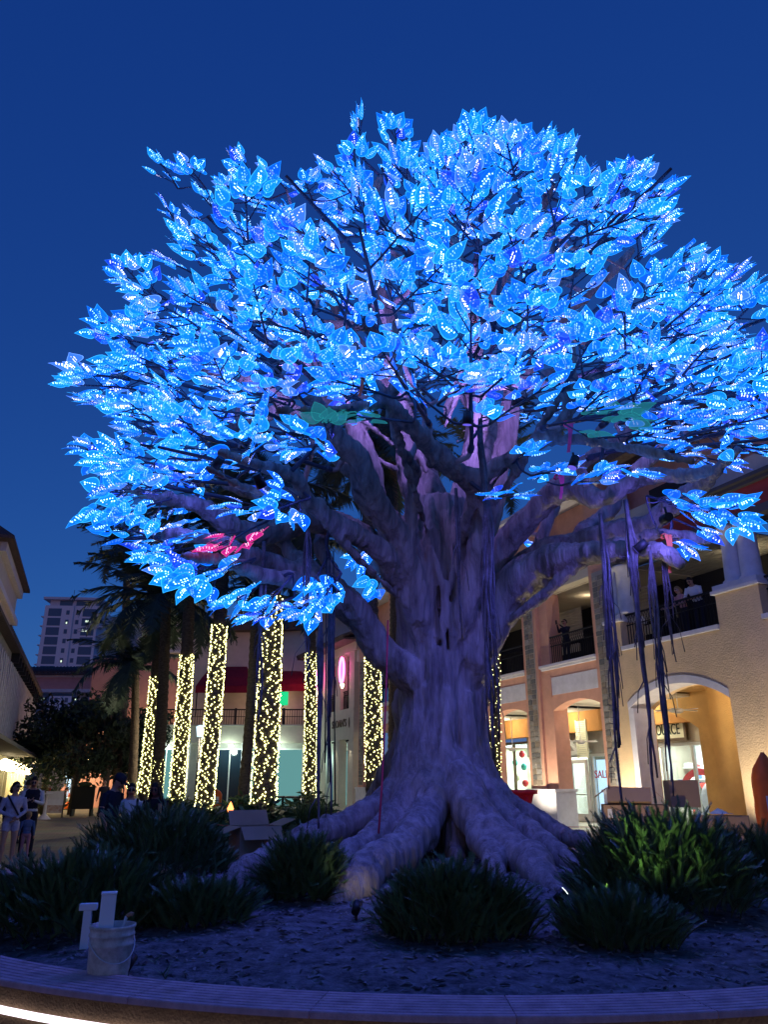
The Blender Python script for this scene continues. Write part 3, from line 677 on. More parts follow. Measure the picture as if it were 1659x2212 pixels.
for pos, size, kind, dirn in SPRAYS:
    if kind == 20:      # the dark rod that carries one layer of sprays
        s0 = pos - dirn * 1.5; p0, r0 = min(SKEL, key=lambda q: (q[0] - s0).length + 0.5 * max(0, (q[0] - C0).length - (s0 - C0).length))
        gap = (s0 - p0).length; br = min(r0 * 0.8, 0.04 + 0.012 * gap)
        path = spline([(p0, br), (p0.lerp(s0, 0.5) + Vector((0, 0, -0.05 * gap)), br * 0.9), (s0, max(0.032, br * 0.75)), (pos - dirn * 0.6, 0.030), (pos + dirn * 0.3, 0.018)], 6)
        mbk = MB(); k = len(path) // 2
        mbk.tube([p for p, r in path[:k + 1]], [r for p, r in path[:k + 1]], 8, 0); mbk.tube([p for p, r in path[k:]], [r for p, r in path[k:]], 7, 1)
        mbk.tube([path[k][0], path[k + 1][0]], path[k][1] * 1.35, 8, 1)
        mbk.build('branch', ['limb', 'steel'], tree, world=True, recalc=False)
        for p, r in path[4:]: SKEL.append((p, r))
        continue
    if dirn is not None: d = dirn.copy()
    else:
        d = outward(pos)
        d = (d + Vector((rl.gauss(0, .15), rl.gauss(0, .15), rl.gauss(0, .12)))).normalized()
        if pos.z < 5.2: d = (d + Vector((0, 0, -0.25))).normalized()
    if kind == 10:      # a tip: the outermost leaf ends here
        kind = 0; L = size; a_, b_, f_ = proj(pos)
        qx, qy, qf = proj(pos + d * 0.3); cx_, cy_ = 900.0, 950.0
        if (qx - a_) * (a_ - cx_) + (qy - b_) * (b_ - cy_) < 0: d = -d; d = (d + Vector((0, 0, 0.1))).normalized()
        s0 = pos - d * (L + 0.30)
    else:
        L = size * rl.uniform(0.95, 1.15); s0 = pos - d * L * 0.62
    best = min(SKEL, key=lambda q: (q[0] - s0).length + 0.6 * max(0, (q[0] - C0).length - (s0 - C0).length))
    p0, r0 = best
    mbk = MB()
    # supporting branch from the nearest limb
    gap = (s0 - p0).length
    br = min(r0 * 0.75, 0.024 + 0.016 * gap)
    mid = p0.lerp(s0, 0.5) + Vector((rl.gauss(0, .08), rl.gauss(0, .08), -0.06 * gap + rl.gauss(0, .06))) * min(1, gap)
    path = spline([(p0, br), (mid, br * 0.85), (s0, max(0.016, br * 0.6)), (s0 + d * L * 0.3, 0.015)], 5)[:-5]
    mbk.tube([p for p, r in path], [r for p, r in path], 7, 0 if gap > 0.8 else 1)
    for p, r in path[3:]: SKEL.append((p, r))
    # spray: stem, side twigs, leaves
    n = Vector((rl.gauss(0, .35), rl.gauss(-0.55, .35), rl.gauss(0.75, .3)))
    n = (n - d * n.dot(d)).normalized(); sdir = d.cross(n)
    e = s0 + d * L
    sag = Vector((0, 0, -0.05 * L))
    stem = [s0, s0 + d * L * 0.35 - sag * 0.3, s0 + d * L * 0.7, e]
    mbk.tube(stem, [0.018, 0.015, 0.012, 0.008], 6, 1)
    if 'BR' not in globals(): BR = []
    def put(base, dr, nn, sc):
        dr = dr.normalized(); z = (nn - dr * nn.dot(dr))
        z = z.normalized() if z.length > 1e-3 else d.cross(dr).normalized()
        x = dr.cross(z)
        m3 = Matrix((x, dr, z)).transposed().to_4x4()
        va = kind if kind else rl.choices((0, 1, 2, 3, 4), (4.5, 4, 4, 2.2, 1.4))[0]
        va += 7 * rl.choice((0, 0, 1, 2))
        LEAVES.append((Matrix.Translation(base) @ m3 @ Matrix.Diagonal((sc * rl.uniform(0.88, 1.12), sc, sc, 1)), va))
    tw = [(0.20, 1), (0.36, -1), (0.50, 1), (0.65, -1), (0.80, 1)]
    if L < 0.52: tw = tw[2::2] if L < 0.42 else tw[1::2]
    if rl.random() < 0.5: tw = [(a, -b) for a, b in tw]
    for s, sg in tw:
        b0 = s0 + d * L * s; ln = L * (0.46 - 0.26 * s) * rl.uniform(0.85, 1.2)
        ang = R(rl.uniform(38, 58)); out = rl.uniform(-0.35, 0.35)
        dr = (d * math.cos(ang) + sdir * sg * math.sin(ang) + n * out).normalized()
        e0 = b0 + dr * ln
        mbk.tube([b0, e0], [0.010, 0.007], 5, 1)
        k = rl.choice((2, 2, 2, 3))
        for q in range(k):
            off = (q - (k - 1) / 2) * R(33)
            dd = (dr * 0.65 + d * 0.35).normalized()
            dq = (dd * math.cos(off) + (n.cross(dd)) * math.sin(off) + n * rl.gauss(0, .16)).normalized()
            q0 = e0 if abs(off) < 0.1 else e0 - dr * ln * rl.uniform(0.0, 0.55)
            b1 = q0 + dq * rl.uniform(0.05, 0.11)
            mbk.tube([q0, b1], [0.006, 0.005], 4, 1, cap=False)
            put(b1, dq, (n + Vector((rl.gauss(0, .28), rl.gauss(0, .28), rl.gauss(0, .28)))), rl.uniform(0.78, 1.08) * 0.96)
    for q in range(3):
        off = (q - 1) * R(36)
        dq = (d * math.cos(off) + sdir * math.sin(off) + n * rl.gauss(0, .16)).normalized()
        q0 = e if q == 1 else e - d * L * rl.uniform(0.02, 0.14)
        mbk.tube([q0, q0 + dq * 0.05], [0.006, 0.005], 4, 1, cap=False)
        put(q0 + dq * 0.05, dq, (n + Vector((rl.gauss(0, .25), rl.gauss(0, .25), rl.gauss(0, .25)))), rl.uniform(0.85, 1.1))
    mbk.build('branch', ['limb', 'steel'], tree, world=True, recalc=False)
    NB += 1
# the 300 leaves that show largest are parts, the rest is one mass of leaves
def shown(mv):
    m, v = mv; c = m @ Vector((0, 0.14, 0)); x, y, f = proj(c)
    if not (0 < x < 1659 and 0 < y < 2212): return 0
    vw = (c - Vector((0, 0, CZ))).normalized()
    return abs(m.to_3x3().col[2].normalized().dot(vw)) / f ** 2.5
LEAVES.sort(key=shown, reverse=True)
inv = tree.matrix_basis.inverted()
for i, (m, v) in enumerate(LEAVES[:298]):
    o = link_mesh('leaf', LV[v][1], tree, inv @ m)
    if v % 7 == 5: o['label'] = 'pink glowing leaf'
    if v % 7 == 6: o['label'] = 'teal leaf without diodes, with an added faint glow'
mats = [mm for lv in LV[:7] for mm in lv[2]]
V = []; Fa = []; MI = []; base = 0
for m, v in LEAVES[298:]:
    mb = LV[v][0]; mm = np.array(inv @ m); a = np.c_[np.array(mb.v), np.ones(len(mb.v))] @ mm.T
    V.append(a[:, :3]); Fa.extend([tuple(base + q for q in f) for f in mb.f]); MI.extend([(v % 7) * 3 + q for q in mb.m]); base += len(mb.v)
me = bpy.data.meshes.new('leaves'); me.from_pydata(np.concatenate(V).tolist(), [], Fa)
for mm in mats: me.materials.append(mm)
me.polygons.foreach_set('material_index', MI); me.update()
lo = link_mesh('leaves', me, tree); lo['kind'] = 'stuff'
print('sprays', NB, 'leaves', len(LEAVES))

# ---------------------------------------------------------------- aerial roots hanging from the limbs
def aerial(px0, py0, d0, px1, py1, d1, r, strands=3, fray=3, wob=0.05):
    a, b = P(px0, py0, d0), P(px1, py1, d1); mb = MB(); r *= 0.44; strands += 3; wob *= 1.25
    L = (a - b).length; ph = rl.uniform(0, 50)
    for s in range(strands):
        pts = []; rad = []
        nn = 22; l1 = 1.0 if s == 0 else rl.uniform(0.45, 0.98)
        for i in range(nn):
            t = i / (nn - 1) * l1; p = a.lerp(b, t)
            o = Vector((noise.noise(Vector((t * L * 0.8, ph + s * 3, 0))), noise.noise(Vector((t * L * 0.8, ph + s * 3, 5))), 0)) * (wob + r * 0.9)
            pts.append(p + o * min(1, t * 6)); rad.append(r * (1 if s == 0 else 0.7) * (1.15 - 0.65 * t) * (1 + 0.25 * noise.noise(Vector((t * L * 3, ph, s)))))
        mb.tube(pts, rad, 7)
        for q in range(fray if s == 0 else 1):
            i = rl.randrange(int(nn * 0.4), nn - 3); l2 = rl.uniform(0.15, 0.5); p = pts[i]
            w = Vector((rl.gauss(0, .05), rl.gauss(0, .05), 0))
            mb.tube([p, p + w + Vector((0, 0, -l2 * 0.4)), p + w * 1.3 + Vector((0, 0, -l2))], [rad[i] * 0.5, rad[i] * 0.35, 0.006], 5)
    mb.build('aerial_root', 'vine', tree, world=True, recalc=False)
aerial(1038, 905, 9.6, 1062, 1640, 9.7, 0.075, 4, 5)
aerial(1050, 1040, 9.5, 1078, 1600, 9.8, 0.045, 3, 4)
aerial(985, 1055, 9.8, 1000, 1380, 10.0, 0.05, 2, 2, 0.02)
aerial(1298, 1110, 9.6, 1350, 1745, 9.6, 0.06, 4, 5)
aerial(1352, 1080, 9.3, 1422, 1735, 9.2, 0.062, 4, 5)
aerial(1405, 1190, 9.2, 1452, 1720, 9.1, 0.045, 3, 4)
aerial(1432, 1190, 9.3, 1462, 1430, 9.3, 0.032, 2, 3)
aerial(570, 1170, 9.7, 552, 1560, 9.6, 0.05, 3, 3)
aerial(664, 1120, 9.6, 662, 1480, 9.6, 0.04, 3, 3)
aerial(692, 1320, 9.9, 690, 1790, 9.8, 0.055, 2, 2, 0.03)
aerial(718, 1255, 10.2, 712, 1760, 10.0, 0.055, 3, 3, 0.03)
aerial(1310, 1180, 10.0, 1345, 1590, 9.9, 0.03, 2, 2)

M['projlens'] = emat('violet_lens', (0.15, 0.12, 0.8), 1.0)
# projectors clamped to the limbs: the violet-blue light on trunk and soil
def projector(x0, y0, D, target, e, col):
    p = P(x0, y0, D); d = (Vector(target) - p).normalized()
    b = MB(); b.tube([p - d * 0.09, p + d * 0.07], [0.05, 0.065], 12); b.tube([p - d * 0.02 + Vector((0, 0, 0.05)), p + Vector((0, 0, 0.14))], 0.015, 6)
    o = b.build('projector', 'black', tree, world=True)
    b = MB(); b.tube([p + d * 0.071, p + d * 0.076], [0.055, 0.055], 12); b.build('projector_lens', 'projlens', o, world=True)
    q = tree.matrix_basis.inverted() @ (p + d * 0.12)
    lamp('projector_beam', 'SPOT', tuple(q), e, col, tree, 0.06, aim(d), R(130), 0.9)
VB = (0.10, 0.12, 1.0)
projector(1385, 1180, 9.2, (0.9, 11.0, 2.6), 80, VB)
projector(560, 1040, 7.9, (0.3, 10.6, 1.6), 90, VB)
projector(1010, 905, 8.4, (0.7, 9.6, 0.9), 95, (0.20, 0.17, 1.0))
projector(1240, 1000, 8.8, (0.6, 8.5, 0.6), 260, VB)
projector(760, 900, 8.3, (-0.6, 8.2, 0.6), 260, VB)
projector(1440, 1120, 8.4, (3.2, 10.6, 4.6), 110, (0.16, 0.14, 1.0))
projector(470, 1000, 8.6, (-3.4, 10.0, 4.0), 100, VB)
projector(1120, 870, 10.0, (0.9, 11.6, 7.5), 300, (0.34, 0.22, 1.0))
projector(720, 760, 10.4, (0.6, 11.6, 7.0), 260, (0.34, 0.22, 1.0))
projector(930, 760, 9.4, (0.8, 11.6, 9.6), 300, (0.30, 0.22, 1.0))
projector(600, 800, 9.8, (-1.8, 11.6, 8.6), 160, (0.30, 0.22, 1.0))
projector(1330, 860, 9.6, (3.6, 11.4, 7.6), 180, (0.30, 0.22, 1.0))

# ================================================================ RIGHT: two-storey arcade (local u along facade, v into it)
A_R = R(-66.4)
rb = empty('arcade_building', (8.4, 21.9, 0), A_R, 'orange and yellow two-storey stucco arcade with balconies behind the tree', 'building')
def arch_z(u, u0, u1, zs, zc):
    t = (u - (u0 + u1) / 2) / ((u1 - u0) / 2)
    rise = zc - zs; half = (u1 - u0) / 2; rad = (half * half + rise * rise) / (2 * rise)
    return zc - rad + math.sqrt(max(0, rad * rad - (t * half) ** 2))
def arch_poly(u0, u1, zs, zc, zt, n=14):
    poly = [(u0, zt), (u0, zs)]
    for i in range(1, n): 
        u = u0 + (u1 - u0) * i / n; poly.append((u, arch_z(u, u0, u1, zs, zc)))
    poly += [(u1, zs), (u1, zt)]
    return poly
def arch_strips(mb, u0, u1, zs, zc, zt, v0, v1, mi=0, n=14):
    for i in range(n):
        a, b = u0 + (u1 - u0) * i / n, u0 + (u1 - u0) * (i + 1) / n
        mb.prism([(a, zt), (a, arch_z(a, u0, u1, zs, zc)), (b, arch_z(b, u0, u1, zs, zc)), (b, zt)], v0, v1, mi)
def fast(mb, name, m, parent, **k): return mb.build(name, m, parent, **k)
# raised walk in front
sw = MB(); sw.box(-36, -2.4, 0.0, 14, 6.0, 0.22); s_ = sw.build('pavement', 'cream', None); s_.matrix_basis = rb.matrix_basis.copy(); tag(s_, kind='structure')
FL = 0.22
# ---- orange bays (period 4.15 m) from the stone pier beside the yellow pier towards the far end
piers = [-3.1 - 4.15 * k for k in range(6)]           # centres of the stone strips
stone_me = []
for i in range(5):
    b = MB(); b.box(-0.118, -0.02, -0.082, 0.118, 0.02, 0.082)
    o = b.build('stone', 'stone%d' % i, None, bevel=0.012); stone_me.append(o.data); bpy.data.objects.remove(o)
def pier(uc, first=False):
    p = MB()
    p.box(uc - 0.45, -0.10, 1.45, uc + 0.45, 0.55, 11.2, 0)
    p.box(uc - 0.29, -0.118, 1.55, uc + 0.29, -0.10, 8.25, 1)
    o = p.build('stone_pier', ['orange', 'mortar'], rb)
    if not first:
        q = MB(); q.box(uc + 0.45, 0.0, 1.45, uc + 1.05, 0.6, 5.55); q.box(uc + 0.45, 0.04, 5.55, uc + 1.0, 0.6, 8.2); q.build('pier_return', 'orange', rb)
    bse = MB(); bse.box(uc - 0.55, -0.20, FL, uc + (0.5 if first else 1.12), 0.65, 1.36); bse.box(uc - 0.6, -0.24, 1.36, uc + (0.55 if first else 1.16), 0.7, 1.45)
    bse.build('pier_plinth', 'trim', rb, bevel=0.015)
    return o
rstone = random.Random(5)
for k, uc in enumerate(piers):
    po = pier(uc, k == 0)
    if k < 2 or k == 5:
        z = 1.66; row = 0
        while z < 8.15:
            ju = rstone.uniform(-0.03, 0.03)
            for c in (-0.137, 0.137):
                me = rstone.choice(stone_me)
                m = Matrix.Translation((uc + c + ju * 0.3, -0.128 + rstone.uniform(-0.008, 0.008), z)) @ Matrix.Diagonal((rstone.uniform(0.85, 1.08), 1, rstone.uniform(0.88, 1.06), 1))
                link_mesh('stone', me, po, m)
            z += 0.182; row += 1
def railing(u0, u1, z0, z1, v, name='railing', panel=(None, None)):
    rl_ = MB(); rl_.box(u0, v - 0.03, z1 - 0.05, u1, v + 0.03, z1); rl_.box(u0, v - 0.02, z0, u1, v + 0.02, z0 + 0.04); rl_.box(u0, v - 0.015, z1 - 0.36, u1, v + 0.015, z1 - 0.33)
    r_ = rl_.build(name, 'black', rb)
    b = MB(); n = int((u1 - u0) / 0.115)
    for i in range(n + 1):
        u = u0 + 0.04 + (u1 - u0 - 0.08) * i / n
        b.box(u - 0.011, v - 0.011, z0 + 0.04, u + 0.011, v + 0.011, z1 - 0.36)
        if i < n:
            u2 = u + (u1 - u0 - 0.08) / n
            b.tube([(u, v, z1 - 0.33), ((u + u2) / 2, v, z1 - 0.19), (u, v, z1 - 0.05)], 0.010, 4)
            b.tube([(u2, v, z1 - 0.33), ((u + u2) / 2, v, z1 - 0.19), (u2, v, z1 - 0.05)], 0.010, 4)
    o = b.build('balusters', 'black', r_, recalc=False); o['kind'] = 'stuff'
    return r_
for k in range(5):
    u1 = piers[k] - 0.45; u0 = piers[k + 1] + 1.05
    f = MB()
    arch_strips(f, u0, u1, 4.02, 4.30, 5.50, 0.0, 0.42, 0)
    f.build('arch_wall', 'orange', rb)
    pn = MB(); pn.box(u0 + 0.02, -0.015, 4.54, u1, 0.0, 5.14); pn.build('fascia_panel', 'trim', rb)
    fr = MB()
    fr.box(u0 - 0.06, -0.045, 4.48, u0 + 0.02, 0.0, 5.2); fr.build('panel_frame', 'orange', rb)
    sl = MB(); sl.box(u0 - 0.5, -0.16, 5.5, u1, 0.5, 5.60); sl.box(u0 - 0.46, -0.1, 5.42, u1, 0.0, 5.5); sl.build('balcony_sill', 'trim', rb, bevel=0.01)
    railing(u0 - 0.35, u1, 5.62, 6.6, 0.10)
    # balcony room
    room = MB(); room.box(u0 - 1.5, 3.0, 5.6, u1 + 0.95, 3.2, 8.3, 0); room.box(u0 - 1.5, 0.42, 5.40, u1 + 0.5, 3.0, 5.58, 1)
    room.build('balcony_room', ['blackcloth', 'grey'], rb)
    if k < 2:
        wl_ = MB(); wl_.box(u0 - 0.45, 2.4, 6.4, u0 + 0.55, 2.5, 8.0); wl_.build('balcony_wall', 'ochre', rb)
        sh = empty('roller_shutter', (0, 0, 0)); sh.parent = rb
        for i in range(11):
            s2 = MB(); s2.box(u0 + 0.75, 2.55 + 0.0 * i, 6.95 + i * 0.115, u1 + 0.2, 2.60, 6.95 + i * 0.115 + 0.098); s2.build('slat', 'grey', sh)
        cb = MB(); cb.box(u0 + 0.6, 2.3, 6.45, u1 + 0.2, 2.4, 6.75); cb.build('counter_panel', 'grey', rb)
    # arcade behind the arch
    ar = MB(); ar.box(u0 - 1.6, 0.42, 4.32, u1 + 0.6, 3.6, 4.40, 0); ar.build('arcade_ceiling', 'cream', rb)
    bm_ = MB(); bm_.box(u0 - 1.6, 3.2, 3.55, u1 + 0.6, 3.6, 4.32); bm_.build('arcade_beam', 'amber', rb)
top = MB()
top.box(-24.9, 0.42, 8.2, -2.2, 3.2, 8.3, 0); top.box(-24.9, 0.0, 8.24, -2.75, 0.5, 8.9, 1)
top.build('upper_ceiling', ['cream', 'cream'], rb)
up = MB(); up.box(-24.9, 0.6, 8.9, -2.6, 0.9, 11.2); up.build('upper_wall', 'orange', rb)
cor = MB(); cor.box(-25.2, -0.4, 11.2, -2.6, 1.2, 11.35); cor.box(-25.2, -0.55, 11.35, -2.6, 1.2, 11.5); cor.build('cornice', 'trim', rb)
# ---- yellow pavilion bays
YB = [(-2.1, 1.75), (3.15, 7.2)]
YP = [(-2.75, -2.1), (1.75, 3.15), (7.2, 8.6)]
yb = MB()
for a, b in YP: yb.box(a, -0.22, FL, b, 0.75, 6.38)
for a, b in YB:
    arch_strips(yb, a, b, 3.72, 4.28, 5.46, -0.22, 0.75, 0, 18)
yb.build('yellow_wall', 'yellow', rb)
for a, b in YP:
    c = MB(); c.box(a - 0.08, -0.32, 6.38, b + 0.08, 0.8, 6.48); c.box(a - 0.03, -0.27, 6.48, b + 0.03, 0.78, 6.62); c.build('pier_cap', 'trim', rb, bevel=0.012)
    uc = (a + b) / 2 if a > 0 else b - 0.3
    for du in ((-0.27, 0.27) if a > 0 else (-0.2, 0.28)):
        c = MB(); c.lathe([(0.33, 6.622), (0.33, 6.70), (0.27, 6.76), (0.255, 7.4), (0.245, 8.02), (0.29, 8.06), (0.31, 8.16), (0.33, 8.2)], (uc + du, 0.15, 0), 20)
        c.build('column', 'trim', rb)
for a, b in YB:
    sl = MB(); sl.box(a + 0.004, -0.30, 5.47, b - 0.004, 0.7, 5.60); sl.build('balcony_sill', 'trim', rb, bevel=0.01)
    railing(a + 0.05, b - 0.05, 5.63, 6.6, 0.0)
    tr = MB()
    n = 18
    for i in range(n):       # flat band round the arch, and its pale soffit
        u0, u1 = a + (b - a) * i / n, a + (b - a) * (i + 1) / n
        z0, z1 = arch_z(u0, a, b, 3.72, 4.28), arch_z(u1, a, b, 3.72, 4.28)
        k0 = arch_z(u0, a, b, 3.72, 4.28) + 0.20; k1 = arch_z(u1, a, b, 3.72, 4.28) + 0.20
        tr.prism([(u0, k0), (u0, z0 - 0.012), (u1, z1 - 0.012), (u1, k1)], -0.245, 0.52)
    tr.build('arch_trim', 'trim', rb)
    jm = MB()
    jm.box(a, -0.235, FL, a + 0.22, 0.52, 3.74); jm.build('arch_jamb', 'trim', rb)
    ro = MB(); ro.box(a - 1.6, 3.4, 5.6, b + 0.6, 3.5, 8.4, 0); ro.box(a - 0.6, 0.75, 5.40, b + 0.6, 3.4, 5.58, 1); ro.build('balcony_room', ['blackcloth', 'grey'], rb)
    sd = MB(); sd.box(b - 1.05, 1.6, 5.6, b - 0.55, 1.8, 8.3); sd.build('balcony_post', 'signcream', rb)
    sh = empty('ceiling_boards', (0, 0, 0)); sh.parent = rb
    for i in range(10):
        s2 = MB(); s2.box(a - 0.3, 0.78 + i * 0.25, 8.22, b + 0.3, 0.78 + i * 0.25 + 0.22, 8.26); s2.build('board', 'grey', sh)
    bk = MB(); bk.box(a + 0.45, 2.5, FL, b + 0.35, 3.6, 4.45); bk.box(b - 0.0, 0.76, FL, b + 0.3, 2.5, 4.45); bk.box(a - 0.65, 3.1, FL, a + 0.45, 3.6, 4.45)
    arch_strips(bk, a - 4.6, a - 0.65, 3.3, 3.95, 4.45, 3.1, 3.4); bk.build('arcade_side', 'ochre', rb)
    cl = MB(); cl.box(a - 4.7 if a < 0 else a - 1.0, 0.76, 4.45, b + 0.4, 3.6, 4.6); cl.build('arcade_ceiling', 'ochre', rb)
ent = MB(); ent.box(-2.7, -0.12, 8.2, 9, 0.6, 8.42, 0); ent.box(-2.7, -0.05, 8.42, 9, 0.6, 9.05, 1); ent.box(-2.7, -0.2, 9.05, 9, 0.6, 9.14, 0); ent.box(-2.7, -0.35, 9.14, 9, 0.6, 9.24, 0); ent.box(-2.7, 0.1, 9.24, 9, 0.7, 9.9, 2)
ent.build('entablature', ['greydark', 'redband', 'cream'], rb)
for u in (-2.2, 2.45, 5.0):
    c = MB(); c.lathe([(0.3, 9.9), (0.25, 10.0), (0.24, 11.4), (0.3, 11.5)], (u, 0.4, 0), 18); c.build('upper_column', 'trim', rb)
att = MB(); att.box(-2.7, 0.9, 9.24, 9, 1.1, 11.5, 0); att.box(-2.7, -0.5, 11.5, 9, 1.4, 11.75, 1); att.build('attic_wall', ['orange', 'roof'], rb)
aw = MB()
for u in (0.2,):
    aw.prism([(u, 9.0), (u + 1.7, 9.0), (u + 1.2, 9.88), (u, 9.88)], -0.6, 0.05)
aw.build('dark_canopy', 'blackcloth', rb)
# ---- shop fronts and rooms behind the arches
def shop(u0, u1, v, z1, ceilmat='shoplit', wall='white', mull=(), door=None, frame='mullion'):
    r_ = MB()
    r_.box(u0, v + 3.6, FL, u1, v + 3.7, 3.6); r_.box(u0 - 0.1, v + 0.1, FL, u0, v + 3.7, 3.6); r_.box(u1, v + 0.1, FL, u1 + 0.1, v + 3.7, 3.6)
    r_.build('shop_room', wall, rb)
    fl_ = MB(); fl_.box(u0 - 0.1, v, FL, u1 + 0.1, v + 3.7, FL + 0.02); fl_.build('shop_floor', 'cream', rb)
    c_ = MB(); c_.box(u0, v + 0.1, 3.36, u1, v + 3.6, 3.40); c_.build('shop_ceiling', 'white', rb)
    for i in range(3):
        l_ = MB(); uu = u0 + (u1 - u0) * (i + 0.5) / 3; l_.box(uu - 0.25, v + 0.6, 3.33, uu + 0.25, v + 2.9, 3.355); l_.build('ceiling_light', ceilmat, rb)
    g_ = MB(); g_.box(u0, v + 0.02, FL + 0.02, u1, v + 0.03, z1); g_.build('shop_glass', 'glass', rb)
    fr = MB(); fr.box(u0 - 0.05, v - 0.03, z1, u1 + 0.05, v + 0.08, z1 + 0.1)
    for m_ in mull: fr.box(m_ - 0.045, v - 0.03, FL, m_ + 0.045, v + 0.08, z1)
    fr.box(u0, v - 0.03, FL, u1, v + 0.08, FL + 0.12)
    fr.build('shop_frame', frame, rb)
V0 = 3.62
# yellow arch: shop with the dark framed sign
shop(-7.3, -2.9, V0, 2.82, mull=(-5.9, -5.05, -4.9, -3.65))
hw = MB(); hw.box(-7.4, V0, 2.93, -2.7, V0 + 0.1, 4.5); hw.build('shop_header', 'cream', rb)
hd = MB(); hd.box(-13.4, V0, 2.72, -7.4, V0 + 0.1, 4.32); hd.build('shop_header', 'grey', rb)
shop(-13.2, -9.05, V0, 2.62, mull=(-12.6, -11.5, -9.1), wall='cream')
shop(-8.95, -7.4, V0, 2.62, mull=(-8.9,), wall='cream')
hd = MB(); hd.box(-18.2, V0, 4.1, -13.4, V0 + 0.1, 4.32); hd.build('shop_header', 'cream', rb)
shop(-18.0, -13.4, V0, 3.3, mull=(-16.2, -14.5), wall='signcream', frame='bronze')
def door_leaf(u0, u1):
    d = empty('shop_door', (0, 0, 0)); d.parent = rb
    f = MB(); f.box(u0, V0 - 0.12, FL + 0.03, u0 + 0.13, V0 - 0.04, 2.52); f.box(u1 - 0.13, V0 - 0.12, FL + 0.03, u1, V0 - 0.04, 2.52); f.box(u0 + 0.13, V0 - 0.12, 2.38, u1 - 0.13, V0 - 0.04, 2.52); f.box(u0 + 0.13, V0 - 0.12, FL + 0.03, u1 - 0.13, V0 - 0.04, FL + 0.3)
    f.build('door_frame', 'white', d)
    g_ = MB(); g_.box(u0 + 0.13, V0 - 0.09, FL + 0.3, u1 - 0.13, V0 - 0.08, 2.38); g_.build('pane', 'glass', d)
    h = MB(); h.box(u0 + 0.1, V0 - 0.2, 1.20, u1 - 0.1, V0 - 0.15, 1.25); h.build('handle', 'mullion', d)
door_leaf(-11.45, -10.35); door_leaf(-10.25, -9.15)
blind = MB(); blind.box(-10.9, V0 + 0.12, 0.5, -10.4, V0 + 0.15, 2.5); blind.build('door_blind', 'trim', rb)
tb_ = MB()
def bar(mb, u0, z0, u1, z1, w, v0, v1, mi=0):
    d = Vector((u1 - u0, 0, z1 - z0)).normalized(); n = Vector((-d.z, 0, d.x)) * w / 2
    mb.prism([(u0 - n.x, z0 - n.z), (u1 - n.x, z1 - n.z), (u1 + n.x, z1 + n.z), (u0 + n.x, z0 + n.z)], v0, v1, mi)
bar(tb_, -11.0, 4.0, -9.6, 2.75, 0.13, V0 - 0.14, V0 - 0.05); bar(tb_, -10.3, 4.05, -8.9, 2.8, 0.08, V0 - 0.13, V0 - 0.05)
bar(tb_, -11.1, 3.5, -11.7, 2.85, 0.1, V0 - 0.12, V0 - 0.05); tb_.box(-11.3, V0 - 0.2, 2.72, -9.6, V0 - 0.15, 2.86); tb_.box(-11.3, V0 - 0.148, 2.72, -9.6, V0 - 0.01, 2.80)
tb_.build('door_timbers', 'mullion', rb)
sh = empty('louvred_shutter', (0, 0, 0)); sh.parent = rb
for i in range(19):
    s2 = MB(); s2.box(-9.2, V0 - 0.45, 2.60 + i * 0.072, -8.62, V0 - 0.41, 2.60 + i * 0.072 + 0.055); s2.build('slat', 'signcream', sh)
for du in (-9.24, -8.63):
    s2 = MB(); s2.box(du, V0 - 0.46, 2.56, du + 0.05, V0 - 0.39, 4.0); s2.build('stile', 'signcream', sh)
pq = MB(); pq.ell((-10.92, V0 - 0.18, 3.5), (0.22, 0.06, 0.40), 14); pq.ell((-10.92, V0 - 0.23, 3.58), (0.12, 0.06, 0.17), 10)
for i in range(9):
    a = i * 0.698; pq.ell((-10.92 + 0.2 * math.cos(a), V0 - 0.18, 3.5 + 0.37 * math.sin(a)), (0.07, 0.05, 0.08), 8)
pq.build('carved_plaque', 'tan', rb)
def face(u, v, z): return Matrix.Translation((u, v, z)) @ Matrix.Rotation(R(90), 4, 'X')
wb = MB(); wb.box(-8.85, V0 + 0.12, 0.6, -7.45, V0 + 0.16, 2.5); wb.build('lit_window_sign', 'whitelit', rb)
text('SALE', 0.40, rb, face(-8.42, V0 - 0.01, 1.95), 'redplastic')
text('FRIDAY', 0.25, rb, face(-11.35, V0 - 0.135, 1.38), 'white', 0.005)
pb = MB(); pb.box(-11.9, V0 - 0.05, 0.4, -11.5, V0 - 0.02, 1.2); pb.build('black_poster', 'black', rb)
rg = random.Random(3)
goods = []
for cc in ((0.55, 0.05, 0.05), (0.06, 0.16, 0.5), (0.6, 0.5, 0.1), (0.1, 0.35, 0.2), (0.7, 0.7, 0.7), (0.03, 0.03, 0.04), (0.5, 0.3, 0.2)):
    goods.append(mat('boxed_goods', cc, 0.6))
def shelf(u0, u1, v, z0, rows, gap=0.42, dark=False):
    s = empty('shop_shelf', (0, 0, 0)); s.parent = rb
    b = MB()
    for r_ in range(rows): b.box(u0, v, z0 + r_ * gap, u1, v + 0.35, z0 + r_ * gap + 0.03)
    o = b.build('shelf_boards', 'white', s); o['kind'] = 'stuff'
    b = MB(); u = u0 + 0.03
    for r_ in range(rows):
        u = u0 + 0.03
        while u < u1 - 0.15:
            w = rg.uniform(0.07, 0.2); h = rg.uniform(0.12, 0.34)
            b.box(u, v + 0.04, z0 + r_ * gap + 0.031, u + w, v + 0.28, z0 + r_ * gap + h, rg.choice((0, 1, 2, 3, 4, 4, 4, 6))); u += w + rg.uniform(0.01, 0.08)
    o = b.build('goods', goods, s, recalc=False); o['kind'] = 'stuff'
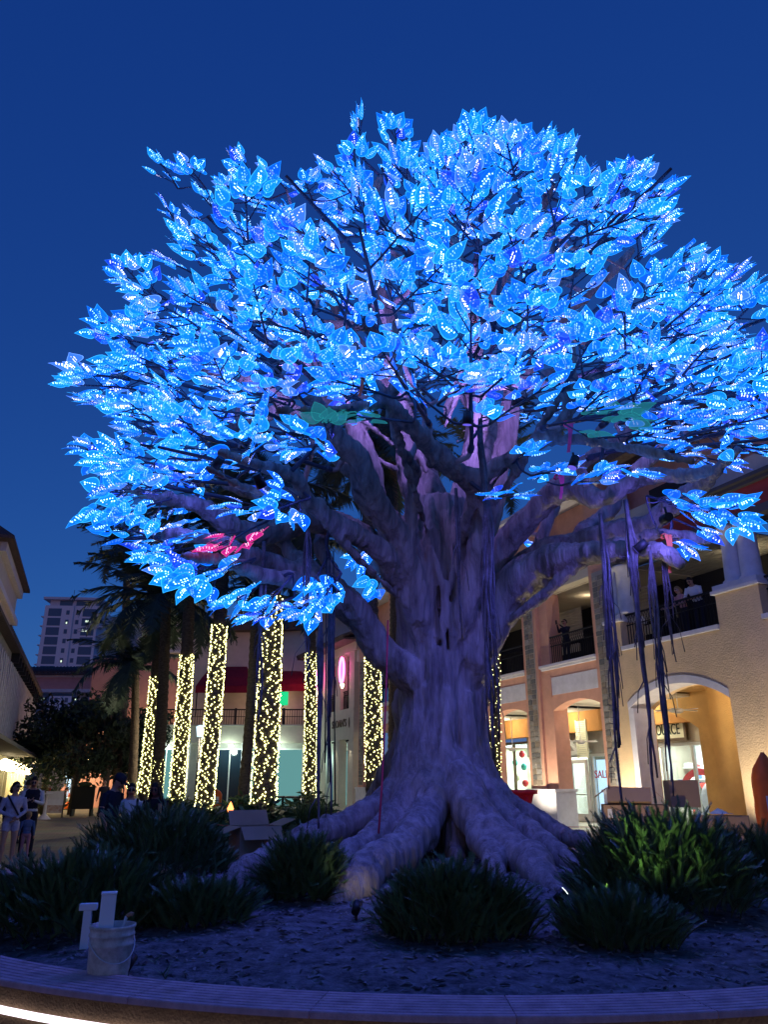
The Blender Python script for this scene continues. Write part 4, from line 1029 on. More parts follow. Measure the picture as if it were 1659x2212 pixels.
shelf(-9.0 + 1.8, -5.6, V0 + 2.9, 0.5, 5); shelf(-5.3, -3.1, V0 + 2.6, 0.5, 5); shelf(-13.0, -10.4, V0 + 2.9, 0.5, 5); shelf(-17.5, -14.0, V0 + 2.8, 0.5, 6)
gm = MB()
for u in (-10.05, -9.6):
    gm.ell((u, V0 + 0.9, 2.05), (0.16, 0.10, 0.33), 10); gm.ell((u, V0 + 0.9, 1.45), (0.17, 0.1, 0.4), 10)
gm.build('hanging_coats', 'navy', rb)
UB = -3.75
ba = MB(); n = 14
for i in range(n):
    a0, a1 = math.pi * (0.12 + 0.76 * i / n), math.pi * (0.12 + 0.76 * (i + 1) / n)
    ba.prism([(UB - 0.95 * math.cos(a0), 1.25 + 0.85 * math.sin(a0)), (UB - 0.95 * math.cos(a1), 1.25 + 0.85 * math.sin(a1)), (UB - 0.75 * math.cos(a1), 1.25 + 0.64 * math.sin(a1)), (UB - 0.75 * math.cos(a0), 1.25 + 0.64 * math.sin(a0))], V0 + 0.25, V0 + 0.30)
ba.build('red_banner', 'redplastic', rb)
gl = MB(); gl.ell((UB + 0.1, V0 + 0.6, 1.15), (0.42, 0.3, 0.52), 16); gl.build('display_globe', 'trim', rb)
gl = MB(); gl.lathe([(0.02, 1.75), (0.2, 1.3), (0.12, 1.3), (0.3, 0.8), (0.16, 0.8), (0.4, 0.3)], (UB - 0.6, V0 + 0.7, 0), 12); gl.build('display_tree', 'ficus', rb)
gl = MB(); gl.box(UB - 1.15, V0 + 0.4, 1.1, UB - 0.8, V0 + 0.5, 1.75); gl.build('blue_poster', mat('poster_blue', (0.03, 0.08, 0.5), 0.5), rb)
sg = empty('shop_sign', (-4.95, V0 - 0.12, 3.36)); sg.parent = rb
b = MB(); b.box(-1.2, 0.0, -0.30, 1.2, 0.06, 0.32); b.build('sign_board', 'signcream', sg)
b = MB()
for z in (-0.38, 0.30): b.box(-1.26, -0.04, z, 1.26, 0.06, z + 0.1)
for x in (-1.26, 1.16): b.box(x, -0.04, -0.28, x + 0.1, 0.06, 0.30)
b.prism([(-1.26, 0.402), (0.0, 0.50), (1.26, 0.402)], -0.03, 0.05)
b.build('sign_frame', 'bronze', sg)
text('SOURCE', 0.52, sg, Matrix.Translation((0.32, -0.012, 0.0)) @ Matrix.Rotation(R(90), 4, 'X') @ Matrix.Diagonal((0.66, 1, 1, 1)), 'signdark')
M['teal_paper'] = mat('teal_paper', (0.05, 0.45, 0.40), 0.6)
for (u, z, m_) in ((-14.6, 2.9, 'redplastic'), (-15.2, 2.55, 'teal_paper'), (-14.5, 2.35, 'teal_paper'), (-15.1, 1.9, 'signcream'), (-14.45, 1.65, 'redplastic')):
    e = MB(); e.ell((u, V0 + 0.5, z), (0.14, 0.14, 0.16), 12); e.build('paper_lantern', m_, rb)
# ceiling fans under the arcade
def fan(u, v, zt, zb):
    f = empty('ceiling_fan', (u, v, zt)); f.parent = rb
    b = MB(); b.tube([(0, 0, 0), (0, 0, zb - zt)], 0.014, 6); b.build('rod', 'white', f)
    b = MB(); b.lathe([(0.05, 0.06), (0.15, 0.03), (0.15, -0.06), (0.06, -0.10)], (0, 0, zb - zt), 14); b.build('motor', 'white', f)
    for i in range(5):
        a = i * 1.2566 + 0.2; m_ = Matrix.Translation((0, 0, zb - zt)) @ Matrix.Rotation(a, 4, 'Z') @ Matrix.Rotation(0.2, 4, 'X')
        b = MB(); b.box(0.12, -0.06, -0.008, 0.68, 0.06, 0.008, mtx=m_); b.build('blade', 'white', f)
fan(-7.3, 1.9, 4.32, 3.08); fan(-11.9, 1.9, 4.32, 3.0); fan(-2.4, 2.0, 4.45, 3.8)
# lamps of the arcade
def dome(u, v, z, mname, r=0.14):
    b = MB(); b.ell((u, v, z), (r, r, r * 0.7), 12); return b.build('ceiling_lamp', mname, rb)
for u, v, z, e in ((0.4, 1.9, 4.38, 95), (-5.2, 2.4, 4.25, 110), (-9.4, 2.4, 4.25, 100), (5.2, 1.9, 4.38, 100), (-13.6, 2.4, 4.25, 80), (-21.8, 2.0, 4.25, 60)):
    dome(u, v, z, 'lampwarm', 0.10); lamp('ceiling_lamp_light', 'POINT', (u, v, z - 0.18), e, (1.0, 0.88, 0.66), rb, 0.12)
dome(0.9, 2.0, 8.05, 'lampwarm', 0.16); lamp('balcony_lamp_light', 'POINT', (0.9, 2.0, 7.8), 18, (1.0, 0.8, 0.5), rb, 0.15)
lamp('balcony_lamp_light', 'POINT', (-5.8, 1.6, 8.0), 9, (1.0, 0.8, 0.55), rb, 0.15)
lamp('balcony_lamp_light', 'POINT', (-9.6, 1.6, 8.0), 8, (1.0, 0.75, 0.45), rb, 0.15)
for u, e in ((-5.0, 700), (-11.2, 600), (-15.7, 500)):
    lamp('shop_light', 'AREA', (u, V0 + 1.8, 3.3), e, (0.9, 1.0, 0.86), rb, size=(3.5, 2.0))
# uplights washing the piers: corner one inferred, the others added to brighten the facade
ul = []
for u, e in ((2.45, 420), (-2.3, 560), (-6.6, 520), (-10.9, 400)):
    f = MB(); f.lathe([(0.10, 0.0), (0.11, 0.10), (0.08, 0.14)], (u + 0.15, -1.5, FL), 12); f.build('facade_fill_uplight', 'black', rb)
    lamp('facade_fill_beam', 'SPOT', (u + 0.15, -1.5, FL + 0.2), e, (1.0, 0.86, 0.66), rb, 0.08, aim((0.0 - 0.1, 1.3, 2.6)), R(110), 0.9)

# ---- far end of the same row: cream corner shop (SLOAN'S)
sb_ = MB()
sb_.box(-33.4, 0.0, 4.05, -25.3, 0.5, 5.75); sb_.build('cream_band', 'cream', rb)
for u in (-25.8, -28.1, -30.4, -32.7):
    c = MB(); c.box(u - 0.45, 0.02, FL, u + 0.45, 0.5, 4.05); c.box(u - 0.42, 0.05, 5.75, u + 0.42, 0.5, 9.0); c.build('pilaster', 'cream', rb)
bk = MB(); bk.box(-33.4, 1.3, FL, -25, 1.4, 4.0, 0); bk.box(-33.4, 1.3, 5.6, -25, 1.4, 9.2, 1); bk.box(-33.4, 0.0, 9.0, -25.0, 1.4, 9.5, 2); bk.build('rear_wall', ['cream', 'pink', 'cream'], rb)
for u in (-29.2, -31.5): 
    w = MB(); w.box(u - 0.75, 1.22, FL + 0.2, u + 0.75, 1.28, 3.5); w.build('window', 'tealit', rb)
w = MB(); w.box(-27.4, 1.2, FL, -26.5, 1.28, 3.1); w.build('window', 'tealit', rb)
w = MB(); w.ell((-26.9, 1.0, 2.2), (0.12, 0.04, 0.45), 10); w.build('oval_light', 'whitelit', rb)
for u in (-26.9, -29.2, -31.5):
    w = MB(); w.box(u - 0.6, 1.2, 6.0, u + 0.6, 1.28, 8.3); w.build('window', 'darkglass', rb)
    railing(u - 0.75, u + 0.75, 5.76, 6.85, 0.25)
for u in (-26.7, -31.0):
    nb = MB(); n = 24; pts = [(u + 0.34 * math.cos(2 * math.pi * i / n), -0.25, 8.0 + 0.72 * math.sin(2 * math.pi * i / n)) for i in range(n + 1)]
    nb.tube(pts, 0.075, 8, 0, cap=False); s_ = nb.build('neon_ring', 'neonpink', rb)
    nb = MB(); nb.ell((u, -0.22, 8.0), (0.24, 0.03, 0.6), 14); nb.build('neon_core', 'neoncore', rb)
    nb = MB(); nb.lathe([(0.05, 0.0), (0.12, 0.2), (0.12, 0.24)], (u, -0.2, 6.95), 10); nb.build('neon_foot', 'lampwarm', rb)
    lamp('neon_light', 'POINT', (u, -0.5, 8.0), 45, (1.0, 0.25, 0.45), rb, 0.3)
text("SLOAN'S", 0.62, rb, face(-27.6, -0.03, 4.95), 'bronze', 0.02)
for u in (-29.35, -25.95):
    o_ = MB(); o_.ell((u, -0.03, 4.95), (0.07, 0.03, 0.3), 8); o_.build('ornament', 'bronze', rb)
# tiled roof over the corner shop, sloping
rf = MB(); rf.prism([(-33.6, 9.5), (-24.7, 9.5), (-24.7, 9.62), (-33.6, 9.62)], -0.9, 1.6); o_ = rf.build('roof_eave', 'roof', rb)
ro_t = MB()
for i in range(32):
    u = -33.5 + i * 0.278
    ro_t.tube([(u, -0.95, 9.68), (u, 0.5, 10.25), (u, 2.2, 10.9)], 0.12, 6)
o_ = ro_t.build('roof_tiles', 'roof', rb); o_['kind'] = 'stuff'
rr_ = MB(); rr_.add([(-33.6, -0.9, 9.63), (-24.7, -0.9, 9.63), (-24.7, 2.3, 10.88), (-33.6, 2.3, 10.88)], [(0, 1, 2, 3)]); rr_.build('roof_deck', 'roof', rb)
for u, e in ((-25.8, 26), (-28.1, 26)):
    lamp('down_light', 'SPOT', (u, -0.25, 3.85), e, (1.0, 0.9, 0.7), rb, 0.05, aim((0, 0.12, -1)), R(60), 0.6)
    d = MB(); d.tube([(u, -0.1, 3.95), (u, -0.26, 3.9)], 0.05, 8); d.build('down_light_fixture', 'black', rb)
lamp('shop_light', 'POINT', (-29.5, 0.8, 3.0), 60, (0.6, 1.0, 0.95), rb, 0.3)
# amber lamp in the upper window beside the tree
w = MB(); w.box(-21.6, 0.2, 6.4, -20.0, 0.3, 7.8); w.build('window', 'darkglass', rb)
w = MB(); w.ell((-21.3, -0.02, 7.65), (0.45, 0.12, 0.12), 12); w.build('amber_lamp', 'amberlit', rb)

# ================================================================ BEHIND: pale terrace block facing the plaza
tbk = empty('terrace_building', (-9.5, 51.5, 0), 0, 'pale terrace block with red awnings over a dark railed balcony', 'building')
b = MB(); b.box(-6.5, 0.6, 0, 4.7, 1.0, 4.1, 0); b.box(-6.5, -0.3, 4.1, 4.7, 1.0, 5.15, 1); b.box(-4.3, 3.0, 5.15, 4.7, 3.3, 12.5, 2); b.box(-3.6, 2.0, 11.8, 4.9, 3.3, 12.6, 3)
b.build('wall', ['grey', 'cream', 'cream', 'roof'], tbk)
b = MB(); b.box(-6.5, -0.42, 5.15, 4.7, 0.1, 5.22); b.build('balcony_ledge', 'grey', tbk)
b = MB(); b.box(-6.4, -0.3, 6.12, 4.6, -0.24, 6.2); b.box(-6.4, -0.3, 5.7, 4.6, -0.25, 5.74)
for i in range(8): b.box(-6.4 + i * 1.56, -0.34, 5.22, -6.4 + i * 1.56 + 0.12, -0.22, 6.25)
for i in range(70): b.box(-6.35 + i * 0.157, -0.28, 5.25, -6.35 + i * 0.157 + 0.03, -0.25, 6.12)
b.build('railing', 'black', tbk)
for x0, x1, m_ in ((-5.2, -3.9, 'tealit'), (-1.2, 0.3, 'darkglass'), (1.0, 4.2, 'tealit')):
    b = MB(); b.box(x0, 0.52, 0.35, x1, 0.58, 3.7); w_ = b.build('window', m_, tbk)
    f = MB(); f.box(x0 - 0.08, 0.48, 0.3, x0, 0.6, 3.78); f.box(x1, 0.48, 0.3, x1 + 0.08, 0.6, 3.78); f.box(x0, 0.48, 3.7, x1, 0.6, 3.78); f.box((x0 + x1) / 2 - 0.04, 0.48, 0.35, (x0 + x1) / 2 + 0.04, 0.515, 3.7); f.build('frame', 'mullion', w_)
for x in (-3.4, -1.6, 0.65):
    b = MB(); b.box(x - 0.35, 0.3, 0, x + 0.35, 0.6, 4.1); b.build('pilaster', 'trim', tbk)
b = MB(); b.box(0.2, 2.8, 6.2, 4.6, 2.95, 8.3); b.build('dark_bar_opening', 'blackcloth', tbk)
b = MB(); b.box(1.2, 2.5, 6.7, 3.0, 2.58, 7.6); b.build('screen', 'tvgreen', tbk); b = MB(); b.box(1.13, 2.585, 6.63, 3.07, 2.68, 7.67); b.build('screen_case', 'black', tbk)
for x, z in ((3.5, 6.9), (4.1, 6.6), (3.8, 7.5), (0.6, 6.5)):
    b = MB(); b.ell((x, 2.6, z), (0.08, 0.08, 0.1), 8); b.build('bar_lamp', 'lampwarm', tbk)
def awning(name, x0, x1, y, zt, zb, depth, label):
    t = empty(name, (tbk.location.x + (x0 + x1) / 2, 51.5 + y, zb), 0, label, 'awning', 'red awnings over the terrace')
    w = (x1 - x0) / 2; b = MB(); n = 8
    prof = [(-depth, 0), (-depth * 0.7, (zt - zb) * 0.42), (-depth * 0.35, (zt - zb) * 0.78), (0, zt - zb)]
    for i in range(3):
        (a, za), (c, zc) = prof[i], prof[i + 1]; wa, wc = w * (1.0 - 0.12 * i), w * (1.0 - 0.12 * (i + 1))
        b.add([(-wa, a, za), (wa, a, za), (wc, c, zc), (-wc, c, zc)], [(0, 1, 2, 3)])
        b.add([(-wa, a, za), (-wc, c, zc), (-wc, 0, zc), (-wa, 0, za)], [(0, 1, 2, 3)]); b.add([(wa, a, za), (wc, c, zc), (wc, 0, zc), (wa, 0, za)], [(3, 2, 1, 0)])
    b.build('canvas', 'redcloth', t)
    v = MB(); v.box(-w, -depth - 0.02, -0.45, w, -depth, -0.001); v.build('valance', 'redcloth', t)
    p_ = MB(); p_.tube([(-w + 0.1, -depth + 0.1, 0), (-w + 0.1, -depth + 0.1, -1.9)], 0.04, 6); p_.tube([(w - 0.1, -depth + 0.1, 0), (w - 0.1, -depth + 0.1, -1.9)], 0.04, 6); p_.tube([(-w, 0, 0), (w, 0, 0)], 0.03, 6); p_.build('awning_frame', 'black', t)
for x in (-4.6, -0.4, 2.6):
    b = MB(); b.box(x - 0.15, 0.3, 3.9, x + 0.15, 0.55, 4.0); b.build('soffit_light', 'lampcool', tbk); lamp('soffit_lamp', 'POINT', (x, -0.6, 3.6), 130, (0.75, 1.0, 0.85), tbk, 0.2)
lamp('bar_glow', 'POINT', (1.5, 1.5, 7.0), 60, (1.0, 0.7, 0.5), tbk, 0.3)
awning('awning', -2.9, 0.6, 2.4, 9.3, 7.7, 2.4, 'wide dark red awning over the terrace left of the thick lit palm')
awning('awning', 0.75, 4.4, 2.4, 9.0, 7.9, 1.6, 'red awning above the green screen right of the thick lit palm')
# pink tower block with arch and cornices
pk = empty('pink_building', (-14.5, 60, 0), 0, 'pink and cream block with a tall arched recess and cornices behind the palms', 'building')
b = MB(); b.box(-8, 0, 0, 4.5, 6, 10.8, 0); b.box(-4.5, -0.15, 10.8, 3.6, 6, 13.8, 1); b.build('wall', ['pink', 'cream'], pk)
b = MB()
for z in (11.2, 12.2, 13.2): b.box(-4.7, -0.35, z, 3.8, 0.0, z + 0.22)
b.box(-4.9, -0.55, 13.8, 4.0, 6, 14.1); b.build('cornice', 'trim', pk)
def arch_opening(x0, x1, z0, zs, parent, m_, y=-0.05):
    b = MB(); n = 12; pts = [(x0, z0), (x1, z0)] + [((x0 + x1) / 2 + (x1 - x0) / 2 * math.cos(math.pi * i / n), zs + (x1 - x0) / 2 * math.sin(math.pi * i / n)) for i in range(n + 1)]
    b.prism(pts, y - 0.02, y + 0.12); return b.build('arched_recess', m_, parent)
arch_opening(-0.4, 1.5, 5.4, 8.8, pk, 'greydark'); arch_opening(2.5, 3.6, 5.6, 8.6, pk, 'pink', -0.03); arch_opening(-6.5, -5.0, 5.4, 8.4, pk, 'greydark')
b = MB(); b.box(-0.8, -1.0, 4.2, 1.9, 0.0, 6.0); b.build('balcony', 'trim', pk); b = MB(); b.box(0.1, -1.04, 5.0, 1.2, -1.0, 5.5); b.build('balcony_grille', 'greydark', pk)
for x, z, m_ in ((0.1, 7.2, 'redlit'), (0.0, 6.25, 'whitelit'), (0.35, 6.25, 'whitelit'), (0.5, 9.8, 'lampwarm')):
    b = MB(); b.ell((x, -0.3, z), (0.12, 0.1, 0.12), 8); b.build('lamp', m_, pk)
b = MB(); b.box(-8, -0.5, 3.4, 4.5, -0.02, 4.1); b.build('ground_band', 'amber', pk)
for x in (-7.2, -4.4, -1.0, 0.9, 1.7):
    b = MB(); b.box(x - 0.06, -0.62, 3.0, x + 0.06, -0.5, 3.2); b.ell((x, -0.7, 3.3), (0.16, 0.16, 0.2), 10); b.build('wall_lantern', 'lampwarm', pk)
    lamp('wall_lantern_light', 'POINT', (x, -1.1, 3.3), 150, (1.0, 0.75, 0.4), pk, 0.2)
arch_opening(-3.6, -2.0, 0.1, 2.6, pk, 'tealit', -0.06)
# side block with a cornice between pink block and awnings
sdb = empty('corner_building', (-7.3, 55, 0), R(-12), 'pink corner block with a stepped white cornice above the red awning', 'building')
b = MB(); b.box(-2.4, 0, 0, 2.6, 6, 10.2); b.build('wall', 'pink', sdb)
b = MB(); b.box(-2.6, -0.25, 10.2, 2.8, 6, 10.5); b.box(-2.8, -0.45, 10.5, 3.0, 6, 10.8); b.box(-2.95, -0.6, 10.8, 3.15, 6, 11.0); b.box(-2.5, -0.1, 8.9, 2.7, 0, 10.2); b.build('cornice', 'trim', sdb)
b = MB(); b.box(0.2, -0.14, 8.7, 1.5, -0.1, 9.8); w_ = b.build('window', 'greydark', sdb)
f = MB(); f.box(0.8, -0.18, 8.7, 0.9, -0.14, 9.8); f.build('mullion', 'trim', w_)
drum = empty('round_rooftop', (-5.2, 59, 0), 0, 'pale round rooftop drum with a wide dark eave above the terrace', 'building')
b = MB(); b.lathe([(5.2, 0), (5.2, 13.2)], (0, 0, 0), 40); b.build('wall', 'cream', drum)
b = MB(); b.lathe([(5.25, 13.2), (6.6, 13.3), (6.6, 13.6), (2.5, 15.2)], (0, 0, 0), 40); b.build('roof', 'roof', drum)
# ================================================================ LEFT: long grey building with lanterns
a_l = math.atan2(26.4, -9.7)
lbd = empty('grey_building', (-27.2, 61.5, 0), a_l + math.pi, 'long grey ribbed building with a tiled eave and lit arches on the left', 'building')
b = MB(); b.box(0, -6.0, 3.2, 60, 0, 8.0, 0); b.box(0, -6, 0, 60, -1.0, 3.2, 1); b.build('wall', ['grey', 'amber'], lbd)
b = MB()
for i in range(44): b.box(0.3 + i * 0.95, 0.0, 3.25, 0.3 + i * 0.95 + 0.34, 0.10, 7.5)
b.build('wall_ribs', 'trim', lbd)
b = MB(); b.box(-0.2, -6.4, 8.0, 60, 0.45, 8.14); b.build('eave', 'roof', lbd)
b = MB()
for i in range(60): b.tube([(-0.1 + i * 0.5, 0.45, 8.18), (-0.1 + i * 0.5, -3, 8.8)], 0.13, 6)
o_ = b.build('roof_tiles', 'roof', lbd); o_['kind'] = 'stuff'
b = MB(); b.add([(-0.2, 0.45, 8.145), (60, 0.45, 8.145), (60, -3, 8.77), (-0.2, -3, 8.77)], [(0, 1, 2, 3)]); b.build('roof_deck', 'roof', lbd)
for i in range(14):
    c = MB(); c.box(0.8 + i * 1.7, -0.02, 7.5, 0.8 + i * 1.7 + 0.16, 0.4, 7.98); c.build('eave_bracket', 'black', lbd)
b = MB(); b.box(-0.6, 0.0, 3.05, 40, 1.5, 3.2); b.build('canopy', 'greydark', lbd)
for i in range(12):
    u = 1.0 + i * 2.4
    b = MB(); b.box(u, -0.3, 0, u + 0.5, 0.1, 3.05); b.build('pier', 'signcream', lbd)
    if i < 9:
        b = MB(); b.ell((u + 1.4, 0.35, 2.55), (0.26, 0.26, 0.3), 12); b.build('lantern', 'lampwarm', lbd)
        if i < 6: lamp('lantern_light', 'POINT', (u + 1.4, 0.8, 2.5), 260, (1.0, 0.74, 0.35), lbd, 0.25)
tw_ = empty('corner_tower', (-24.9, 46, 0), a_l + math.pi, 'pale square tower with an overhanging tiled roof at the left edge', 'building')
tw_.matrix_basis = Matrix.Translation(P(24, 1500, 60) * Vector((1, 1, 0)).length / Vector((1, 1, 0)).length) @ Matrix.Rotation(a_l + math.pi, 4, 'Z')
tl = P(2, 1500, 60); tw_.matrix_basis = Matrix.Translation((tl.x, tl.y, 0)) @ Matrix.Rotation(a_l + math.pi, 4, 'Z')
zt = P(60, 1270, 60).z
b = MB(); b.box(0, -7, 0, 14, 0, zt - 0.2); b.build('wall', 'cream', tw_)
b = MB(); b.box(-0.3, -7.2, zt - 3.0, 14, 0.3, zt - 2.6); b.box(-0.35, -7.2, zt - 0.8, 14, 0.35, zt - 0.2); b.build('cornice', 'trim', tw_)
b = MB(); b.box(-0.8, -8, zt - 0.2, 15, 0.8, zt); b.add([(-0.8, 0.8, zt), (15, 0.8, zt), (15, -8, zt), (-0.8, -8, zt), (3, -3.4, zt + 3.4), (11, -3.4, zt + 3.4)], [(0, 1, 5, 4), (1, 2, 5), (2, 3, 4, 5), (3, 0, 4)]); b.build('roof', 'roof', tw_)
for z in (zt - 7, zt - 10):
    b = MB(); b.box(2.0, 0.0, z, 3.0, 0.06, z + 1.6); b.build('window', 'darkglass', tw_)
b = MB()
for i in range(4): b.box(-1.1, -2.6, zt - 12.2 - i * 1.1, -0.01, -0.4, zt - 12.12 - i * 1.1)
for x in (-1.05, -0.1): b.box(x, -0.5, zt - 16.5, x + 0.06, -0.44, zt - 11.4)
b.build('fire_escape', 'black', tw_)
# ================================================================ FAR: hotel tower, crane, bridge
ht = empty('hotel_tower', tuple(P(150, 1690, 240) * 1.0)[:2] + (0,), R(5), 'tall pale tower with blue glass bays and small square windows on the skyline', 'building')
ht.matrix_basis = Matrix.Translation((-98.5, 240, 0)) @ Matrix.Rotation(R(5), 4, 'Z')
b = MB(); b.box(-8.8, 0, 0, 7.8, 16, 55); b.build('wall', 'white', ht)
b = MB(); b.box(-9.4, -0.8, 56.8, 8.6, 17, 57.6); b.box(-7.6, 0.6, 55, 6.6, 15, 56.8); b.build('crown_roof', 'trim', ht)
b = MB(); b.box(-0.35, -0.5, 0, 0.25, 0.0, 55); b.build('central_rib', 'white', ht)
rt = random.Random(9)
for f_ in range(17):
    z = 3.6 + f_ * 3.0
    for x0, x1 in ((-7.6, -3.6), (3.0, 7.0)):
        lit = (f_, x0) in ((14, 3.0), (15, 3.0), (9, 3.0), (8, 3.0), (7, 3.0), (7, -7.6))
        b = MB(); b.box(x0, -0.06, z, x1, -0.01, z + 2.45); w_ = b.build('window', 'blueglass', ht)
        if lit: 
            p_ = MB(); xx = rt.uniform(x0 + 0.3, x1 - 2.0)
            for q in range(3): p_.box(xx + q * 0.6, -0.10, z + 1.2, xx + q * 0.6 + 0.4, -0.07, z + 1.8)
            p_.build('lit_pane', 'towerlit', w_)
    for x in (-2.1, 1.0):
        b = MB(); b.box(x, -0.06, z + 0.5, x + 1.0, -0.01, z + 1.9); w_ = b.build('window', 'blueglass', ht)
        if (f_, x) in ((15, -2.1), (11, -2.1)):
            p_ = MB(); p_.box(x + 0.3, -0.09, z + 0.6, x + 0.7, -0.065, z + 1.2); p_.build('lit_pane', 'towerlit', w_)
    
    for bx in (-9.8, 7.8):
        c = MB(); c.box(bx, 0.5, z - 0.2, bx + 1.0, 5, z + 0.1); c.build('balcony', 'trim', ht)
for x0, x1 in ((-4.6, -0.7), (0.5, 4.6)):
    b = MB(); b.box(x0, 0.5, 55.1, x1, 0.58, 56.7); b.build('window', 'blueglass', ht)
b = MB(); b.tube([(-3, 8, 57.6), (-3, 8, 62)], 0.08, 5); b.build('antenna', 'greydark', ht)
h2 = empty('office_block', (-88, 262, 0), R(8), 'dim blue-grey block behind the pale tower and palms', 'building')
b = MB(); b.box(-6, 0, 0, 22, 14, 56); b.build('wall', 'grey', h2)
for f_ in range(15):
    for x in (-3, 1, 5, 9, 13):
        b = MB(); b.box(x, -0.06, 8 + f_ * 3.1, x + 1.4, -0.01, 9.6 + f_ * 3.1)
        b.build('window', 'toweblue' if (f_ == 9 and x == -3) else 'darkglass', h2)
cr = empty('tower_crane', (-58, 150, 0), 0, 'pale lattice crane jib crossing in front of the far tower', 'crane')
ja, jb = P(165, 1365, 150), P(290, 1338, 150)
b = MB(); off = Vector((0, 0, 1.0))
b.tube([ja, jb], 0.12, 5); b.tube([ja + off * 0.6, jb + off * 1.6], 0.12, 5)
for i in range(14):
    t = i / 14; t2 = (i + 1) / 14; b.tube([ja.lerp(jb, t), (ja + off * 0.6).lerp(jb + off * 1.6, (t + t2) / 2), ja.lerp(jb, t2)], 0.07, 4)
b.build('jib', 'white', cr, world=True)
b = MB(); b.box(-0.5, -0.5, 0, 0.5, 0.5, jb.z + 6, mtx=Matrix.Translation((jb.x + 4, 150, 0))); b.tube([jb, (jb.x + 4, 150, jb.z)], 0.12, 5); b.tube([jb.lerp(ja, 0.3) + off, (jb.x + 4, 150, jb.z + 6)], 0.05, 4); b.build('mast', 'grey', cr, world=True)
br_ = empty('pink_bridge', (-28, 75, 0), 0, 'pink walkway bridge with a dark tiled roof spanning behind the dark trees', 'bridge')
b = MB(); b.box(-11, 0, 9.9, 14, 3.5, 10.2, 1); b.box(-11, 0.1, 10.2, 14, 3.4, 11.3, 0); b.box(-11, 0, 11.3, 14, 3.5, 11.5, 1); b.build('span', ['pink', 'trim'], br_)
b = MB(); b.box(-11.3, -0.5, 11.5, 14, 4, 11.65); b.build('roof', 'roof', br_)
b = MB()
for i in range(76): b.tube([(-11.2 + i * 0.33, -0.55, 11.7), (-11.2 + i * 0.33, 1.7, 12.5)], 0.12, 5)
o_ = b.build('roof_tiles', 'roof', br_); o_['kind'] = 'stuff'
for x in (-1.4, -0.1, -9.5, 10): 
    b = MB(); b.lathe([(0.5, 0), (0.45, 9.2), (0.6, 9.9)], (x, 1.7, 0), 14); b.build('column', 'trim', br_)
# lit shop fronts far behind the dark trees
ls_ = empty('lit_storefront', (-22, 72, 0), 0, 'brightly lit white storefront beneath the bridge behind the trees', 'building')
b = MB(); b.box(-9, 0, 0, 13, 4, 4.6); b.build('wall', 'grey', ls_)
for x0, x1, z0, z1 in ((-0.9, 1.6, 0.4, 4.0), (7.0, 8.8, 0.3, 4.2), (-6.2, -5.7, 0.4, 3.2)):
    b = MB(); b.box(x0, -0.06, z0, x1, -0.01, z1); w_ = b.build('window', 'whitelit', ls_)
    f = MB(); f.box(x0, -0.12, z0 + (z1 - z0) * 0.72, x1, -0.065, z0 + (z1 - z0) * 0.76); f.box((x0 + x1) / 2 - 0.05, -0.12, z0, (x0 + x1) / 2 + 0.05, -0.065, z0 + (z1 - z0) * 0.72); f.build('frame', 'greydark', w_)

# ================================================================ PALMS with fairy lights
rp = random.Random(77)
def frond_mesh(L, droop, seed):
    r_ = random.Random(seed); b = MB(); n = 16; pts = []
    for i in range(n + 1):
        t = i / n; a = 0.75 - droop * t
        pts.append(pts[-1] + Vector((math.cos(a), 0, math.sin(a))) * L / n if pts else Vector((0, 0, 0)))
    b.tube(pts, [0.03 * (1 - 0.8 * i / n) for i in range(n + 1)], 4, cap=False)
    for i in range(2, n * 3):
        t = i / (3 * n); k = min(n - 1, int(t * n)); p = pts[k].lerp(pts[k + 1], t * n - k)
        ln = L * 0.24 * math.sin(math.pi * min(1, 0.12 + t * 0.9)) ** 0.7 * r_.uniform(0.85, 1.1)
        d = (pts[k + 1] - pts[k]).normalized()
        for sg in (-1, 1):
            e = p + d * ln * 0.55 + Vector((0, sg * ln * 0.75, -ln * 0.25 + r_.gauss(0, .03) * L))
            w = d * 0.05
            b.add([p - w, p + w, e], [(0, 1, 2)], 0)
    return b.mesh('frond', 'frond')
FR = [frond_mesh(2.9, d, i) for i, d in enumerate((0.7, 1.1, 1.5, 1.9, 2.3))]
